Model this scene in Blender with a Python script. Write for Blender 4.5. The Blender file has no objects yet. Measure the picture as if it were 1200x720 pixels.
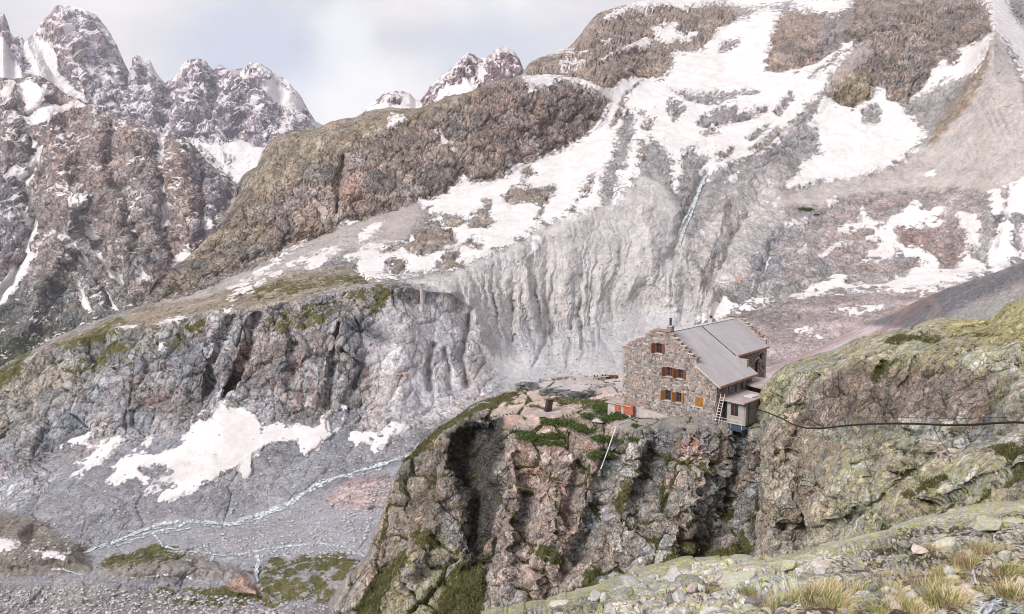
import bpy, bmesh, math, random
import numpy as np
from mathutils import Vector, Matrix

# ------------------------------------------------------------------ camera, sky, sun
SC = bpy.context.scene
COL = SC.collection
F, HOR = 850.0, 260.0                      # focal length and horizon row, in photo pixels (1200 x 720)
PITCH = math.atan((360 - HOR) / F)
CP, SP = math.cos(PITCH), math.sin(PITCH)
cam_d = bpy.data.cameras.new('camera'); cam = bpy.data.objects.new('camera', cam_d); COL.objects.link(cam)
cam_d.sensor_width = 36.0; cam_d.lens = 36.0 * F / 1200.0
cam_d.clip_start = 0.1; cam_d.clip_end = 30000.0
cam.location = (0, 0, 0); cam.rotation_euler = (math.pi / 2 - PITCH, 0, 0)
SC.camera = cam

SUN_EL, SUN_AZ = math.radians(38), math.radians(225)     # azimuth clockwise from +Y: behind the camera, to the left
sun_d = bpy.data.lights.new('sun', 'SUN'); sun = bpy.data.objects.new('sun', sun_d); COL.objects.link(sun)
sun_d.energy = 2.15; sun_d.angle = math.radians(24); sun_d.color = (1.0, 0.955, 0.915)
sd = Vector((math.sin(SUN_AZ) * math.cos(SUN_EL), math.cos(SUN_AZ) * math.cos(SUN_EL), math.sin(SUN_EL)))
sun.rotation_euler = sd.to_track_quat('Z', 'Y').to_euler()

W = bpy.data.worlds.new('World'); SC.world = W; W.use_nodes = True
def build_world():
    nt = W.node_tree; nt.nodes.clear(); N = nt.nodes.new; L = nt.links.new
    out = N('ShaderNodeOutputWorld')
    sky = N('ShaderNodeTexSky'); sky.sky_type = 'NISHITA'; sky.sun_disc = False
    sky.sun_elevation = SUN_EL; sky.sun_rotation = SUN_AZ; sky.altitude = 2500; sky.air_density = 1.0; sky.dust_density = 0.6
    bsky = N('ShaderNodeBackground'); bsky.inputs[1].default_value = 0.08
    L(sky.outputs[0], bsky.inputs[0])
    tc = N('ShaderNodeTexCoord')
    mp = N('ShaderNodeMapping'); mp.inputs['Scale'].default_value = (1.0, 1.0, 2.3); L(tc.outputs['Generated'], mp.inputs[0])
    def noise(scale, det, rough, off, dist=0.0):
        n = N('ShaderNodeTexNoise'); n.noise_dimensions = '4D'; n.inputs['W'].default_value = off
        n.inputs['Scale'].default_value = scale; n.inputs['Detail'].default_value = det
        n.inputs['Roughness'].default_value = rough; n.inputs['Distortion'].default_value = dist
        L(mp.outputs[0], n.inputs['Vector']); return n.outputs['Fac']
    def ramp(src, pts):
        r = N('ShaderNodeValToRGB'); L(src, r.inputs[0]); e = r.color_ramp.elements
        while len(e) < len(pts): e.new(0.5)
        for el, (p, c) in zip(e, pts): el.position = p; el.color = (*c, 1)
        return r.outputs[0]
    # cloud tone: grey mauve decks with paler and darker bellies
    tone = ramp(noise(2.6, 7, 0.5, 3.1, 0.5), [(0.34, (0.29, 0.30, 0.345)), (0.45, (0.345, 0.338, 0.365)), (0.54, (0.40, 0.383, 0.392)), (0.66, (0.48, 0.466, 0.47))])
    bcl = N('ShaderNodeBackground'); bcl.inputs[1].default_value = 1.0; L(tone, bcl.inputs[0])
    cover = ramp(noise(3.4, 6, 0.55, 7.7, 0.3), [(0.34, (0.75, 0.75, 0.75)), (0.50, (1, 1, 1))])
    # the bright break in the cloud over the ridge and the bluer air round it
    nw = noise(5.0, 6, 0.6, 1.3); dw = N('ShaderNodeVectorMath'); dw.operation = 'ADD'; L(tc.outputs['Generated'], dw.inputs[0])
    wn = N('ShaderNodeTexNoise'); wn.inputs['Scale'].default_value = 7.0; wn.inputs['Detail'].default_value = 5.0; L(tc.outputs['Generated'], wn.inputs['Vector'])
    sb = N('ShaderNodeVectorMath'); sb.operation = 'SUBTRACT'; L(wn.outputs['Color'], sb.inputs[0]); sb.inputs[1].default_value = (0.5, 0.5, 0.5)
    sc_ = N('ShaderNodeVectorMath'); sc_.operation = 'SCALE'; L(sb.outputs[0], sc_.inputs[0]); sc_.inputs['Scale'].default_value = 0.16; L(sc_.outputs[0], dw.inputs[1])
    for (x, y), rad, colr, amt in (((285, 90), 0.12, (0.285, 0.315, 0.385), 0.8), ((560, 105), 0.13, (0.29, 0.315, 0.37), 0.75), ((425, 122), 0.10, (0.47, 0.462, 0.465), 1.0), ((345, 135), 0.07, (0.42, 0.43, 0.445), 0.8), ((405, 48), 0.05, (0.42, 0.435, 0.46), 0.7)):
        a_, b_ = (x - 600) / F, (360 - y) / F; v_ = Vector((a_, CP + b_ * SP, -SP + b_ * CP)).normalized()
        ds = N('ShaderNodeVectorMath'); ds.operation = 'DISTANCE'; L(dw.outputs[0], ds.inputs[0]); ds.inputs[1].default_value = v_
        mr = N('ShaderNodeMapRange'); mr.interpolation_type = 'SMOOTHSTEP'; L(ds.outputs['Value'], mr.inputs[0])
        for i_, q_ in enumerate((rad * 0.25, rad * 1.25, amt, 0.0)): mr.inputs[1 + i_].default_value = q_
        mx = N('ShaderNodeMix'); mx.data_type = 'RGBA'; L(mr.outputs[0], mx.inputs[0]); L(tone, mx.inputs[6]); mx.inputs[7].default_value = (*colr, 1); tone = mx.outputs[2]
    L(tone, bcl.inputs[0])
    mix = N('ShaderNodeMixShader'); L(cover, mix.inputs[0]); L(bsky.outputs[0], mix.inputs[1]); L(bcl.outputs[0], mix.inputs[2])
    L(mix.outputs[0], out.inputs[0])
build_world()
SC.view_settings.view_transform = 'Standard'; SC.view_settings.look = 'None'
SC.view_settings.exposure = 1.15; SC.view_settings.gamma = 1.0; SC.view_settings.use_curve_mapping = False
SC.render.engine = 'CYCLES'
SC.cycles.max_bounces = 4; SC.cycles.diffuse_bounces = 2; SC.cycles.glossy_bounces = 2; SC.cycles.volume_bounces = 0
SC.cycles.use_denoising = True; SC.cycles.filter_width = 1.0
SC.cycles.volume_step_rate = 10.0

RND = random.Random(11)
# ------------------------------------------------------------------ numpy noise
_r = np.random.RandomState(5)
PERM = np.concatenate([_r.permutation(256)] * 2).astype(np.int32)
GR = _r.normal(size=(256, 3)); GR = (GR / np.linalg.norm(GR, axis=1)[:, None]).astype(np.float32)
R1 = _r.rand(256).astype(np.float32); R3 = _r.rand(256, 3).astype(np.float32)
def _h(ix, iy, iz):
    return PERM[PERM[PERM[ix & 255] + (iy & 255)] + (iz & 255)]
def perlin(P):
    """gradient noise, about -1..1; P is (...,3)"""
    sh = P.shape[:-1]; P = P.reshape(-1, 3).astype(np.float32)
    I = np.floor(P).astype(np.int32); f = P - I; u = f * f * f * (f * (f * 6 - 15) + 10)
    out = 0
    for dx in (0, 1):
        wx = u[:, 0] if dx else 1 - u[:, 0]
        for dy in (0, 1):
            wy = wx * (u[:, 1] if dy else 1 - u[:, 1])
            for dz in (0, 1):
                w = wy * (u[:, 2] if dz else 1 - u[:, 2])
                g = GR[_h(I[:, 0] + dx, I[:, 1] + dy, I[:, 2] + dz)]
                out = out + w * (g[:, 0] * (f[:, 0] - dx) + g[:, 1] * (f[:, 1] - dy) + g[:, 2] * (f[:, 2] - dz))
    return (out * 1.5).reshape(sh)
def fbm(P, octv=4, gain=0.5, lac=2.03, seed=0.0):
    a, o, s = 1.0, 0, 0.0
    for i in range(octv):
        o = o + a * perlin(P + seed + 17.3 * i); s += a; a *= gain; P = P * lac
    return o / s
def ridged(P, octv=4, gain=0.5, lac=2.1, seed=0.0):
    a, o, s = 1.0, 0, 0.0
    for i in range(octv):
        o = o + a * (1 - 2 * np.abs(perlin(P + seed + 9.1 * i))); s += a; a *= gain; P = P * lac
    return o / s
def facets(P, seed=0.0, tilt=1.0, step=0.6, crack=0.0, cw=0.06):
    """fractured blocks: each cell is a tilted, offset plane, the joints cut in"""
    sh = P.shape[:-1]; P = (P + seed).reshape(-1, 3).astype(np.float32)
    B = np.floor(P - 0.5).astype(np.int32)
    F1 = np.full(len(P), 9.0, np.float32); F2 = F1.copy(); val = np.zeros(len(P), np.float32); tn = val.copy()
    for dx in (0, 1):
        for dy in (0, 1):
            for dz in (0, 1):
                c = B + np.array([dx, dy, dz], np.int32); h = _h(c[:, 0], c[:, 1], c[:, 2])
                d = P - (c + 0.5 + (R3[h] - 0.5) * 0.8)
                q = (d * d).sum(1)
                v = (d * (R3[(h * 7 + 3) & 255] - 0.5)).sum(1) * 2 * tilt + (R1[(h * 13 + 5) & 255] - 0.5) * 2 * step
                nb = q < F1
                F2 = np.where(nb, F1, np.minimum(F2, q)); F1 = np.where(nb, q, F1); val = np.where(nb, v, val); tn = np.where(nb, R1[(h * 29 + 11) & 255], tn)
    ck = np.exp(-(np.sqrt(F2) - np.sqrt(F1)) / cw)
    if crack: val = val - crack * ck
    return val.reshape(sh), tn.reshape(sh) - 0.5, ck.reshape(sh)
def sstep(a, b, x):
    t = np.clip((x - a) / (b - a), 0, 1); return t * t * (3 - 2 * t)
def blur(A, n):
    for _ in range(n):
        A = np.concatenate([A[:1], A, A[-1:]], 0); A = (A[:-2] + 2 * A[1:-1] + A[2:]) / 4
        A = np.concatenate([A[:, :1], A, A[:, -1:]], 1); A = (A[:, :-2] + 2 * A[:, 1:-1] + A[:, 2:]) / 4
    return A

# ------------------------------------------------------------------ photo pixel -> point
def pix(x, y, d):
    """world point seen at photo pixel (x, y), d metres along the camera axis"""
    x = np.asarray(x, float); y = np.asarray(y, float); d = np.asarray(d, float)
    a = (x - 600) / F; b = (360 - y) / F
    return np.stack([a * d, (CP + b * SP) * d, (-SP + b * CP) * d], -1)
def to_pix(P):
    dp = P[..., 1] * CP - P[..., 2] * SP; up = P[..., 1] * SP + P[..., 2] * CP
    return 600 + F * P[..., 0] / dp, 360 - F * up / dp, dp
def seg_dist(X, Y, pts):
    best = np.full(X.shape, 1e9)
    for (x0, y0), (x1, y1) in zip(pts[:-1], pts[1:]):
        dx, dy = x1 - x0, y1 - y0; l2 = dx * dx + dy * dy + 1e-9
        t = np.clip(((X - x0) * dx + (Y - y0) * dy) / l2, 0, 1)
        best = np.minimum(best, (X - x0 - t * dx) ** 2 + (Y - y0 - t * dy) ** 2)
    return np.sqrt(best)
def near_line(X, Y, pts, pad):
    """(mask, distance) to a line, only where it is within pad"""
    xs = [q[0] for q in pts]; ys = [q[1] for q in pts]
    m = (X > min(xs) - pad) & (X < max(xs) + pad) & (Y > min(ys) - pad) & (Y < max(ys) + pad)
    return m, seg_dist(X[m], Y[m], pts)
def poly_sd(X, Y, pts, pad=30):
    """signed distance in pixels, positive inside"""
    out = np.full(X.shape, -float(pad)); xs = [p[0] for p in pts]; ys = [p[1] for p in pts]
    m = (X > min(xs) - pad) & (X < max(xs) + pad) & (Y > min(ys) - pad) & (Y < max(ys) + pad)
    if not m.any(): return out
    x, y = X[m], Y[m]; d = seg_dist(x, y, list(pts) + [pts[0]]); ins = np.zeros(x.shape, bool)
    q = list(pts)
    for (x0, y0), (x1, y1) in zip(q, q[1:] + q[:1]):
        if y0 != y1: ins ^= ((y0 > y) != (y1 > y)) & (x < (x1 - x0) * (y - y0) / (y1 - y0) + x0)
    out[m] = np.where(ins, d, -np.minimum(d, pad)); return out

# ------------------------------------------------------------------ terrain sheets
def linear(c):
    return tuple(((v / 255) / 12.92 if v / 255 <= 0.04045 else ((v / 255 + 0.055) / 1.055) ** 2.4) for v in c)
class Sheet:
    """A rock surface: curves (x, y, distance) from its foot to its skyline, joined by planes, then given relief."""
    def __init__(s, curves, x0, x1, step, vstep, smooth=3, pxwarp=0.0):
        xs = np.arange(x0, x1 + step * 0.5, step); s.x0, s.step, s.xs = x0, step, xs
        Y = np.stack([np.interp(xs, [p[0] for p in c], [p[1] for p in c]) for c in curves])
        I = np.stack([np.interp(xs, [p[0] for p in c], [1.0 / p[2] for p in c]) for c in curves])
        py, iv = [], []
        for k in range(len(curves) - 1):
            n = max(2, int(np.percentile(np.abs(Y[k] - Y[k + 1]), 85) / vstep)); last = k == len(curves) - 2
            for t in np.linspace(0, 1, n, endpoint=last):
                py.append(Y[k] * (1 - t) + Y[k + 1] * t); iv.append(I[k] * (1 - t) + I[k + 1] * t)
        s.PY = np.array(py); iv = np.array(iv); s.PX = np.broadcast_to(xs, s.PY.shape).copy()
        if smooth: iv = blur(iv, smooth)
        s.D = 1 / iv; s.P = pix(s.PX, s.PY, s.D)
        s.push = np.zeros_like(s.D); s.crest = 0.3
        s.col = np.zeros(s.D.shape + (3,)); s.snow = np.full(s.D.shape, -26.0); s.veg = np.full(s.D.shape, -12.0)
        s.lich = np.zeros_like(s.D); s.rough = np.ones_like(s.D)
        s.jit = fbm(np.stack([s.PX / 14, s.PY / 14, s.PX * 0 + 3.3], -1), 3)
    def fill(s, rgb): s.col[:] = linear(rgb)
    def paint(s, poly, rgb, soft=6, ragged=8, amt=1.0, rough=None):
        w = sstep(-soft, soft, poly_sd(s.PX, s.PY, poly) + s.jit * ragged) * amt
        s.col = s.col * (1 - w[..., None]) + np.array(linear(rgb)) * w[..., None]
        if rough is not None: s.rough = s.rough * (1 - w) + rough * w
        return w
    def stroke(s, pts, rgb, width=3, amt=0.8):
        m, d = near_line(s.PX + s.jit * width * 1.2, s.PY, pts, 4 * width); w = (amt * np.exp(-(d / width) ** 2))[:, None]
        s.col[m] = s.col[m] * (1 - w) + np.array(linear(rgb)) * w
    def carve(s, pts, depth, width, wob=0.8):
        """a gully along a line (depth in metres, negative stands proud)"""
        m, d = near_line(s.PX + s.jit * width * wob, s.PY, pts, 5 * width); s.push[m] += depth * np.exp(-(d / width) ** 1.5)
    def bulge(s, poly, amp, width, ragged=5):
        s.push -= amp * sstep(-1.5, width, poly_sd(s.PX, s.PY, poly) + s.jit * ragged)
    def add_snow(s, polys, holes=(), grow=1.0):
        for p in polys: s.snow = np.maximum(s.snow, np.clip((lambda q: np.where(q < 0, q * 2.2, q))(poly_sd(s.PX, s.PY, p) + grow), -26, 12))
        for p in holes: s.snow = np.minimum(s.snow, np.clip(-poly_sd(s.PX, s.PY, p) * 1.6, -26, 12))
    def add_veg(s, polys, amt=12):
        for p in polys: s.veg = np.maximum(s.veg, np.clip(poly_sd(s.PX, s.PY, p), -12, amt))
    def settle(s):
        """apply the carved depths, return points and smooth normals"""
        s.P = pix(s.PX, s.PY, s.D + s.push)
        B = np.stack([blur(s.P[..., k], 6) for k in range(3)], -1)
        du = np.gradient(B, axis=1); dv = np.gradient(B, axis=0)
        n = np.cross(du, dv); n /= np.linalg.norm(n, axis=-1)[..., None] + 1e-9
        n = np.where((n * s.P).sum(-1)[..., None] > 0, -n, n); s.N = n
        s.space = np.maximum(np.linalg.norm(np.gradient(s.P, axis=0), axis=-1), np.linalg.norm(np.gradient(s.P, axis=1), axis=-1))
        s.rock = s.rough.copy(); s.rough = s.rough * (s.crest + (1 - s.crest) * sstep(0, 16, s.PY - s.PY[-1:]))
        s.bare = 1 - 0.85 * sstep(-1.5, 2.5, s.snow)
    def shift(s, h):
        s.P = s.P + s.N * (h * s.rough * s.bare)[..., None]
    def steep(s):
        """upward part of the true surface normal"""
        du = np.gradient(s.P, axis=1); dv = np.gradient(s.P, axis=0); n = np.cross(du, dv); n /= np.linalg.norm(n, axis=-1)[..., None] + 1e-9
        return np.where((n * s.P).sum(-1) > 0, -n[..., 2], n[..., 2])
    def joints(s, size, amp, shape=(1, 1, 0.5), dip=20, seed=0.0, step=0.6, crack=0.7, cw=0.05, warp=0.2, mask=1.0, tint=0.5, tilt=0.7, hue=0.12, moss=0.0):
        """fracture the rock along a tilted joint system into flakes of the given size in metres"""
        a = math.radians(dip); R = np.array([[math.cos(a), 0, math.sin(a)], [0, 1, 0], [-math.sin(a), 0, math.cos(a)]])
        Q = (s.P @ R.T) / size
        if warp: Q = Q + warp * np.stack([perlin(Q * 0.9 + k) for k in (3.1, 7.7, 12.3)], -1)
        h, tn, ck = facets(Q * np.array(shape), seed, tilt, step, crack, cw); fine = sstep(0.75, 0.25, s.space / size); s.shift(amp * h * mask * fine)
        t2 = (tn * 7.31) % 1.0 - 0.5; w = (fine * np.clip(s.rock, 0, 1))[..., None]
        s.col = s.col * (1 + w * (tint * tn[..., None] + hue * t2[..., None] * np.array([1.0, 0.1, -0.7])))
        if moss: s.veg = np.maximum(s.veg, -12 + (ck > 0.35) * fine * moss)
        return h
    def gullies(s, size, amp, seed=0.0, run=0.22, lean=0.0, mask=1.0):
        """ribs and sharp runnels down the fall line"""
        Q = s.P / size; Q = np.stack([Q[..., 0] + lean * Q[..., 2], Q[..., 1], Q[..., 2] * run], -1) + 0.35 * np.stack([perlin(Q * 0.5 + seed + 3), perlin(Q * 0.5 + seed + 8), Q[..., 0] * 0], -1)
        a = np.abs(perlin(Q + seed)) ** 0.75 - 0.4; s.shift(amp * a * mask); return a
    def at(s, x, y):
        """index of the grid vertex seen nearest to photo pixel (x, y)"""
        c = int(round((x - s.x0) / s.step)); c = min(max(c, 0), s.PX.shape[1] - 1)
        return int(np.argmin(np.abs(s.PY[:, c] - y))), c
    def point(s, x, y):
        r, c = s.at(x, y); return Vector(s.P[r, c]), Vector(s.N[r, c])
    def build(s, name, mat, back=0.0, rows=6, kind='structure'):
        P, col, sn, vg, li, rk = s.P, s.col, s.snow, s.veg, s.lich, np.clip(s.rock, 0, 1)
        if back:                                     # the far side of the ridge, falling away behind the skyline
            top = P[-1]; h = top * np.array([1, 1, 0]); h /= np.linalg.norm(h, axis=1)[:, None]; ex = []
            for k in range(1, rows + 1):
                q = top + h * (back * k) - np.array([0, 0, 1.0]) * back * (0.25 * k + 0.16 * k * k)
                q[:, 2] += fbm(q / (back * 1.3), 2) * back * 0.3 * min(1, k / 2); ex.append(q)
            P = np.concatenate([P, np.array(ex)]); rep = lambda A: np.concatenate([A, np.repeat(A[-1:], rows, 0)])
            col, sn, vg, li, rk = rep(col), rep(sn), rep(vg), rep(li), rep(rk)
        nr, nc = P.shape[:2]; me = bpy.data.meshes.new(name)
        idx = np.arange(nr * nc).reshape(nr, nc)
        q = np.stack([idx[:-1, :-1], idx[:-1, 1:], idx[1:, 1:], idx[1:, :-1]], -1).reshape(-1)
        me.vertices.add(nr * nc); me.vertices.foreach_set('co', P.astype(np.float32).reshape(-1))
        me.loops.add(len(q)); me.loops.foreach_set('vertex_index', q.astype(np.int32))
        nf = len(q) // 4; me.polygons.add(nf)
        me.polygons.foreach_set('loop_start', np.arange(0, nf * 4, 4, dtype=np.int32))
        me.polygons.foreach_set('use_smooth', np.zeros(nf, bool)); me.update(calc_edges=True)
        a = me.attributes.new('Col', 'FLOAT_COLOR', 'POINT')
        a.data.foreach_set('color', np.concatenate([np.clip(col, 0, 1), np.ones(col.shape[:2] + (1,))], -1).astype(np.float32).reshape(-1))
        for nm, A in (('snow', sn), ('veg', vg), ('lich', li), ('rk', rk)):
            a = me.attributes.new(nm, 'FLOAT', 'POINT'); a.data.foreach_set('value', A.astype(np.float32).reshape(-1))
        me.materials.append(mat); o = bpy.data.objects.new(name, me); COL.objects.link(o); o['kind'] = kind; s.obj = o
        return o

# ------------------------------------------------------------------ materials
class NT:
    def __init__(s, name):
        s.m = bpy.data.materials.new(name); s.m.use_nodes = True; s.t = s.m.node_tree; s.t.nodes.clear()
        s.out = s.n('ShaderNodeOutputMaterial'); s.b = s.n('ShaderNodeBsdfPrincipled'); s.l(s.b.outputs[0], s.out.inputs[0])
        s.b.inputs['Specular IOR Level'].default_value = 0.25
    def n(s, t, **k):
        x = s.t.nodes.new(t)
        for a, v in k.items(): setattr(x, a, v)
        return x
    def l(s, a, b): s.t.links.new(a, b)
    def set(s, sock, v):
        if isinstance(v, bpy.types.NodeSocket): s.l(v, sock)
        elif isinstance(v, tuple) and len(v) == 3 and sock.type == 'RGBA': sock.default_value = (*v, 1)
        else: sock.default_value = v
    def pos(s, scale, world=True):
        c = s.n('ShaderNodeNewGeometry').outputs['Position'] if world else s.n('ShaderNodeTexCoord').outputs['Object']
        m = s.n('ShaderNodeMapping'); m.inputs['Scale'].default_value = scale if isinstance(scale, tuple) else (scale,) * 3
        s.l(c, m.inputs[0]); return m.outputs[0]
    def noise(s, vec, scale=1.0, det=5, rough=0.55, dist=0.0, col=False):
        n = s.n('ShaderNodeTexNoise'); s.l(vec, n.inputs['Vector'])
        for k, v in (('Scale', scale), ('Detail', det), ('Roughness', rough), ('Distortion', dist)): n.inputs[k].default_value = v
        return n.outputs['Color' if col else 'Fac']
    def vor(s, vec, scale=1.0, feat='F1', out='Distance', rnd=1.0):
        n = s.n('ShaderNodeTexVoronoi', feature=feat); s.l(vec, n.inputs['Vector']); n.inputs['Scale'].default_value = scale
        n.inputs['Randomness'].default_value = rnd; return n.outputs[out]
    def math(s, op, a, b=0.0, c=0.0, clamp=False):
        n = s.n('ShaderNodeMath', operation=op, use_clamp=clamp)
        for i, v in enumerate((a, b, c)): s.set(n.inputs[i], v)
        return n.outputs[0]
    def rng(s, v, a, b, c=0.0, d=1.0, smooth=False):
        n = s.n('ShaderNodeMapRange', interpolation_type='SMOOTHSTEP' if smooth else 'LINEAR'); s.set(n.inputs[0], v)
        for i, x in enumerate((a, b, c, d)): n.inputs[1 + i].default_value = x
        return n.outputs[0]
    def mix(s, f, a, b, mode='MIX'):
        n = s.n('ShaderNodeMix', data_type='RGBA', blend_type=mode); s.set(n.inputs[0], f); s.set(n.inputs[6], a); s.set(n.inputs[7], b)
        return n.outputs[2]
    def ramp(s, v, pts):
        r = s.n('ShaderNodeValToRGB'); s.l(v, r.inputs[0]); e = r.color_ramp.elements
        while len(e) < len(pts): e.new(0.5)
        for el, (p, c) in zip(e, pts): el.position = p; el.color = (*c, 1)
        return r.outputs[0]
    def attr(s, name, out='Fac'):
        return s.n('ShaderNodeAttribute', attribute_name=name).outputs[out]
    def bump(s, h, strength=0.5, dist=1.0, prev=None):
        n = s.n('ShaderNodeBump'); n.inputs['Strength'].default_value = strength; n.inputs['Distance'].default_value = dist
        s.l(h, n.inputs['Height'])
        if prev is not None: s.l(prev, n.inputs['Normal'])
        return n.outputs[0]
    def fin(s, col=None, rough=None, normal=None):
        if col is not None: s.set(s.b.inputs['Base Color'], col)
        if rough is not None: s.set(s.b.inputs['Roughness'], rough)
        if normal is not None: s.l(normal, s.b.inputs['Normal'])
        return s.m

def terrain_material(name, u, var=0.72, bump=1.0, snow_k=10.0, veg_k=9.0, lichen=None, veg_cols=None, snow=True, speck=0.75, squash=0.6, block=0.16, gain=1.02):
    """rock with snow, turf and lichen; u is the size in metres of one photo pixel at that distance"""
    t = NT(name); base = t.attr('Col', 'Color'); rk = t.attr('rk')
    p = t.pos((1 / u, 1 / u, squash / u)); q = t.pos(1 / u)
    nA = t.noise(p, 0.035, 5, 0.66, 0.7); nB = t.noise(p, 0.16, 4, 0.7, 0.4); nC = t.noise(q, 0.6, 3, 0.8, 0.2)
    tone = t.math('ADD', t.math('MULTIPLY', t.rng(nA, 0.32, 0.68), 0.34), t.math('ADD', t.math('MULTIPLY', t.rng(nB, 0.32, 0.68), 0.34), t.math('MULTIPLY', t.rng(nC, 0.3, 0.7), 0.32)))
    k = t.rng(tone, 0.22, 0.78, (1 - var) * gain, (1 + var * 0.85) * gain)
    calm = t.rng(rk, 0.15, 0.6, 0.42, 1.0); k = t.math('ADD', gain, t.math('MULTIPLY', t.math('SUBTRACT', k, gain), calm)); spk = t.math('MULTIPLY', speck, calm)
    cc = t.n('ShaderNodeCombineColor')
    for i in range(3): t.l(k, cc.inputs[i])
    rock = t.mix(1.0, base, cc.outputs[0], 'MULTIPLY')
    sep = t.n('ShaderNodeSeparateColor'); t.l(t.noise(p, 0.09, 2, 0.65, 0.5, col=True), sep.inputs[0])
    rock = t.mix(t.rng(sep.outputs[0], 0.47, 0.7, 0.0, 0.4), rock, t.mix(1.0, rock, (1.14, 0.97, 0.89), 'MULTIPLY'))
    rock = t.mix(t.rng(sep.outputs[1], 0.47, 0.7, 0.0, 0.5), rock, t.mix(1.0, rock, (0.90, 0.96, 1.06), 'MULTIPLY'))
    rock = t.mix(t.math('MULTIPLY', spk, t.rng(nC, 0.35, 0.43, 1.0, 0.0)), rock, t.mix(1.0, rock, (0.45, 0.45, 0.47), 'MULTIPLY'))     # crust lichens
    col = t.mix(t.math('MULTIPLY', spk, t.rng(nC, 0.58, 0.66, 0.0, 0.8)), rock, t.mix(0.5, rock, (0.66, 0.63, 0.61)))
    # crack shade put into the colour as dark joint lines, only some show
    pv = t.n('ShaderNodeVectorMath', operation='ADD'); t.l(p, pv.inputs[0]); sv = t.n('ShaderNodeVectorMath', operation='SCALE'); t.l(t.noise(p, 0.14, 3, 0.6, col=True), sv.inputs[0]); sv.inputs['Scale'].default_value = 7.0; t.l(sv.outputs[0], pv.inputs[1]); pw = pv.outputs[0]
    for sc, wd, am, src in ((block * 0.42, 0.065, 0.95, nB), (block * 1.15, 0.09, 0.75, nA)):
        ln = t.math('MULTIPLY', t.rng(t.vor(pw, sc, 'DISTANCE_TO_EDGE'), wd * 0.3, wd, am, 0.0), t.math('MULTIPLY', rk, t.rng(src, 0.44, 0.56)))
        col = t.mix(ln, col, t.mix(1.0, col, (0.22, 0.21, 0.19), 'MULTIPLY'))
    if lichen:
        lf = t.math('MULTIPLY', t.attr('lich'), t.rng(t.math('ADD', t.noise(q, 0.10, 4, 0.72, 0.6), t.math('MULTIPLY', t.math('SUBTRACT', nC, 0.5), 0.6)), 0.49, 0.56))
        col = t.mix(lf, col, t.ramp(nB, [(0.4, lichen[0]), (0.6, lichen[1])]))
    vf = t.rng(t.math('ADD', t.attr('veg'), t.math('MULTIPLY', t.math('SUBTRACT', t.noise(q, 0.17, 4, 0.78, 0.3), 0.5), veg_k * 2.6)), -0.8, 0.8, smooth=True)
    vc = veg_cols or ((0.028, 0.035, 0.011), (0.066, 0.068, 0.022), (0.16, 0.125, 0.06))
    col = t.mix(vf, col, t.ramp(t.math('ADD', t.math('MULTIPLY', nC, 0.6), t.math('MULTIPLY', nA, 0.4)), [(0.38, vc[0]), (0.5, vc[1]), (0.62, vc[2])]))
    strength = bump
    if snow:
        sn = t.math('ADD', t.math('MULTIPLY', t.noise(q, 0.10, 3, 0.7, 0.25), 0.6), t.math('MULTIPLY', t.noise(q, 0.30, 4, 0.8, 0.3), 0.4))
        sf = t.rng(t.math('ADD', t.attr('snow'), t.math('MULTIPLY', t.math('SUBTRACT', sn, 0.5), snow_k * 2)), -0.3, 0.4, smooth=True)
        col = t.mix(sf, col, t.mix(t.rng(t.math('ADD', nA, t.math('MULTIPLY', t.math('SUBTRACT', sn, 0.5), 0.6)), 0.42, 0.70), (0.585, 0.56, 0.565), (0.475, 0.44, 0.437)))
        strength = t.rng(sf, 0, 1, bump, 0.22)
    def cell(sc): 
        n = t.n('ShaderNodeSeparateColor'); t.l(t.vor(pw, sc, 'F1', 'Color'), n.inputs[0]); return n.outputs[0]
    hh = t.math('ADD', t.math('MULTIPLY', t.noise(q, 0.34, 4, 0.8, 0.3), 0.75), t.math('MULTIPLY', t.math('ADD', t.math('MULTIPLY', cell(block), 0.55), t.math('MULTIPLY', cell(block * 2.3), 0.3)), rk))
    b = t.n('ShaderNodeBump'); t.set(b.inputs['Strength'], strength); b.inputs['Distance'].default_value = 3.2 * u; t.l(hh, b.inputs['Height'])
    return t.fin(col, 0.9, b.outputs[0])

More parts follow.
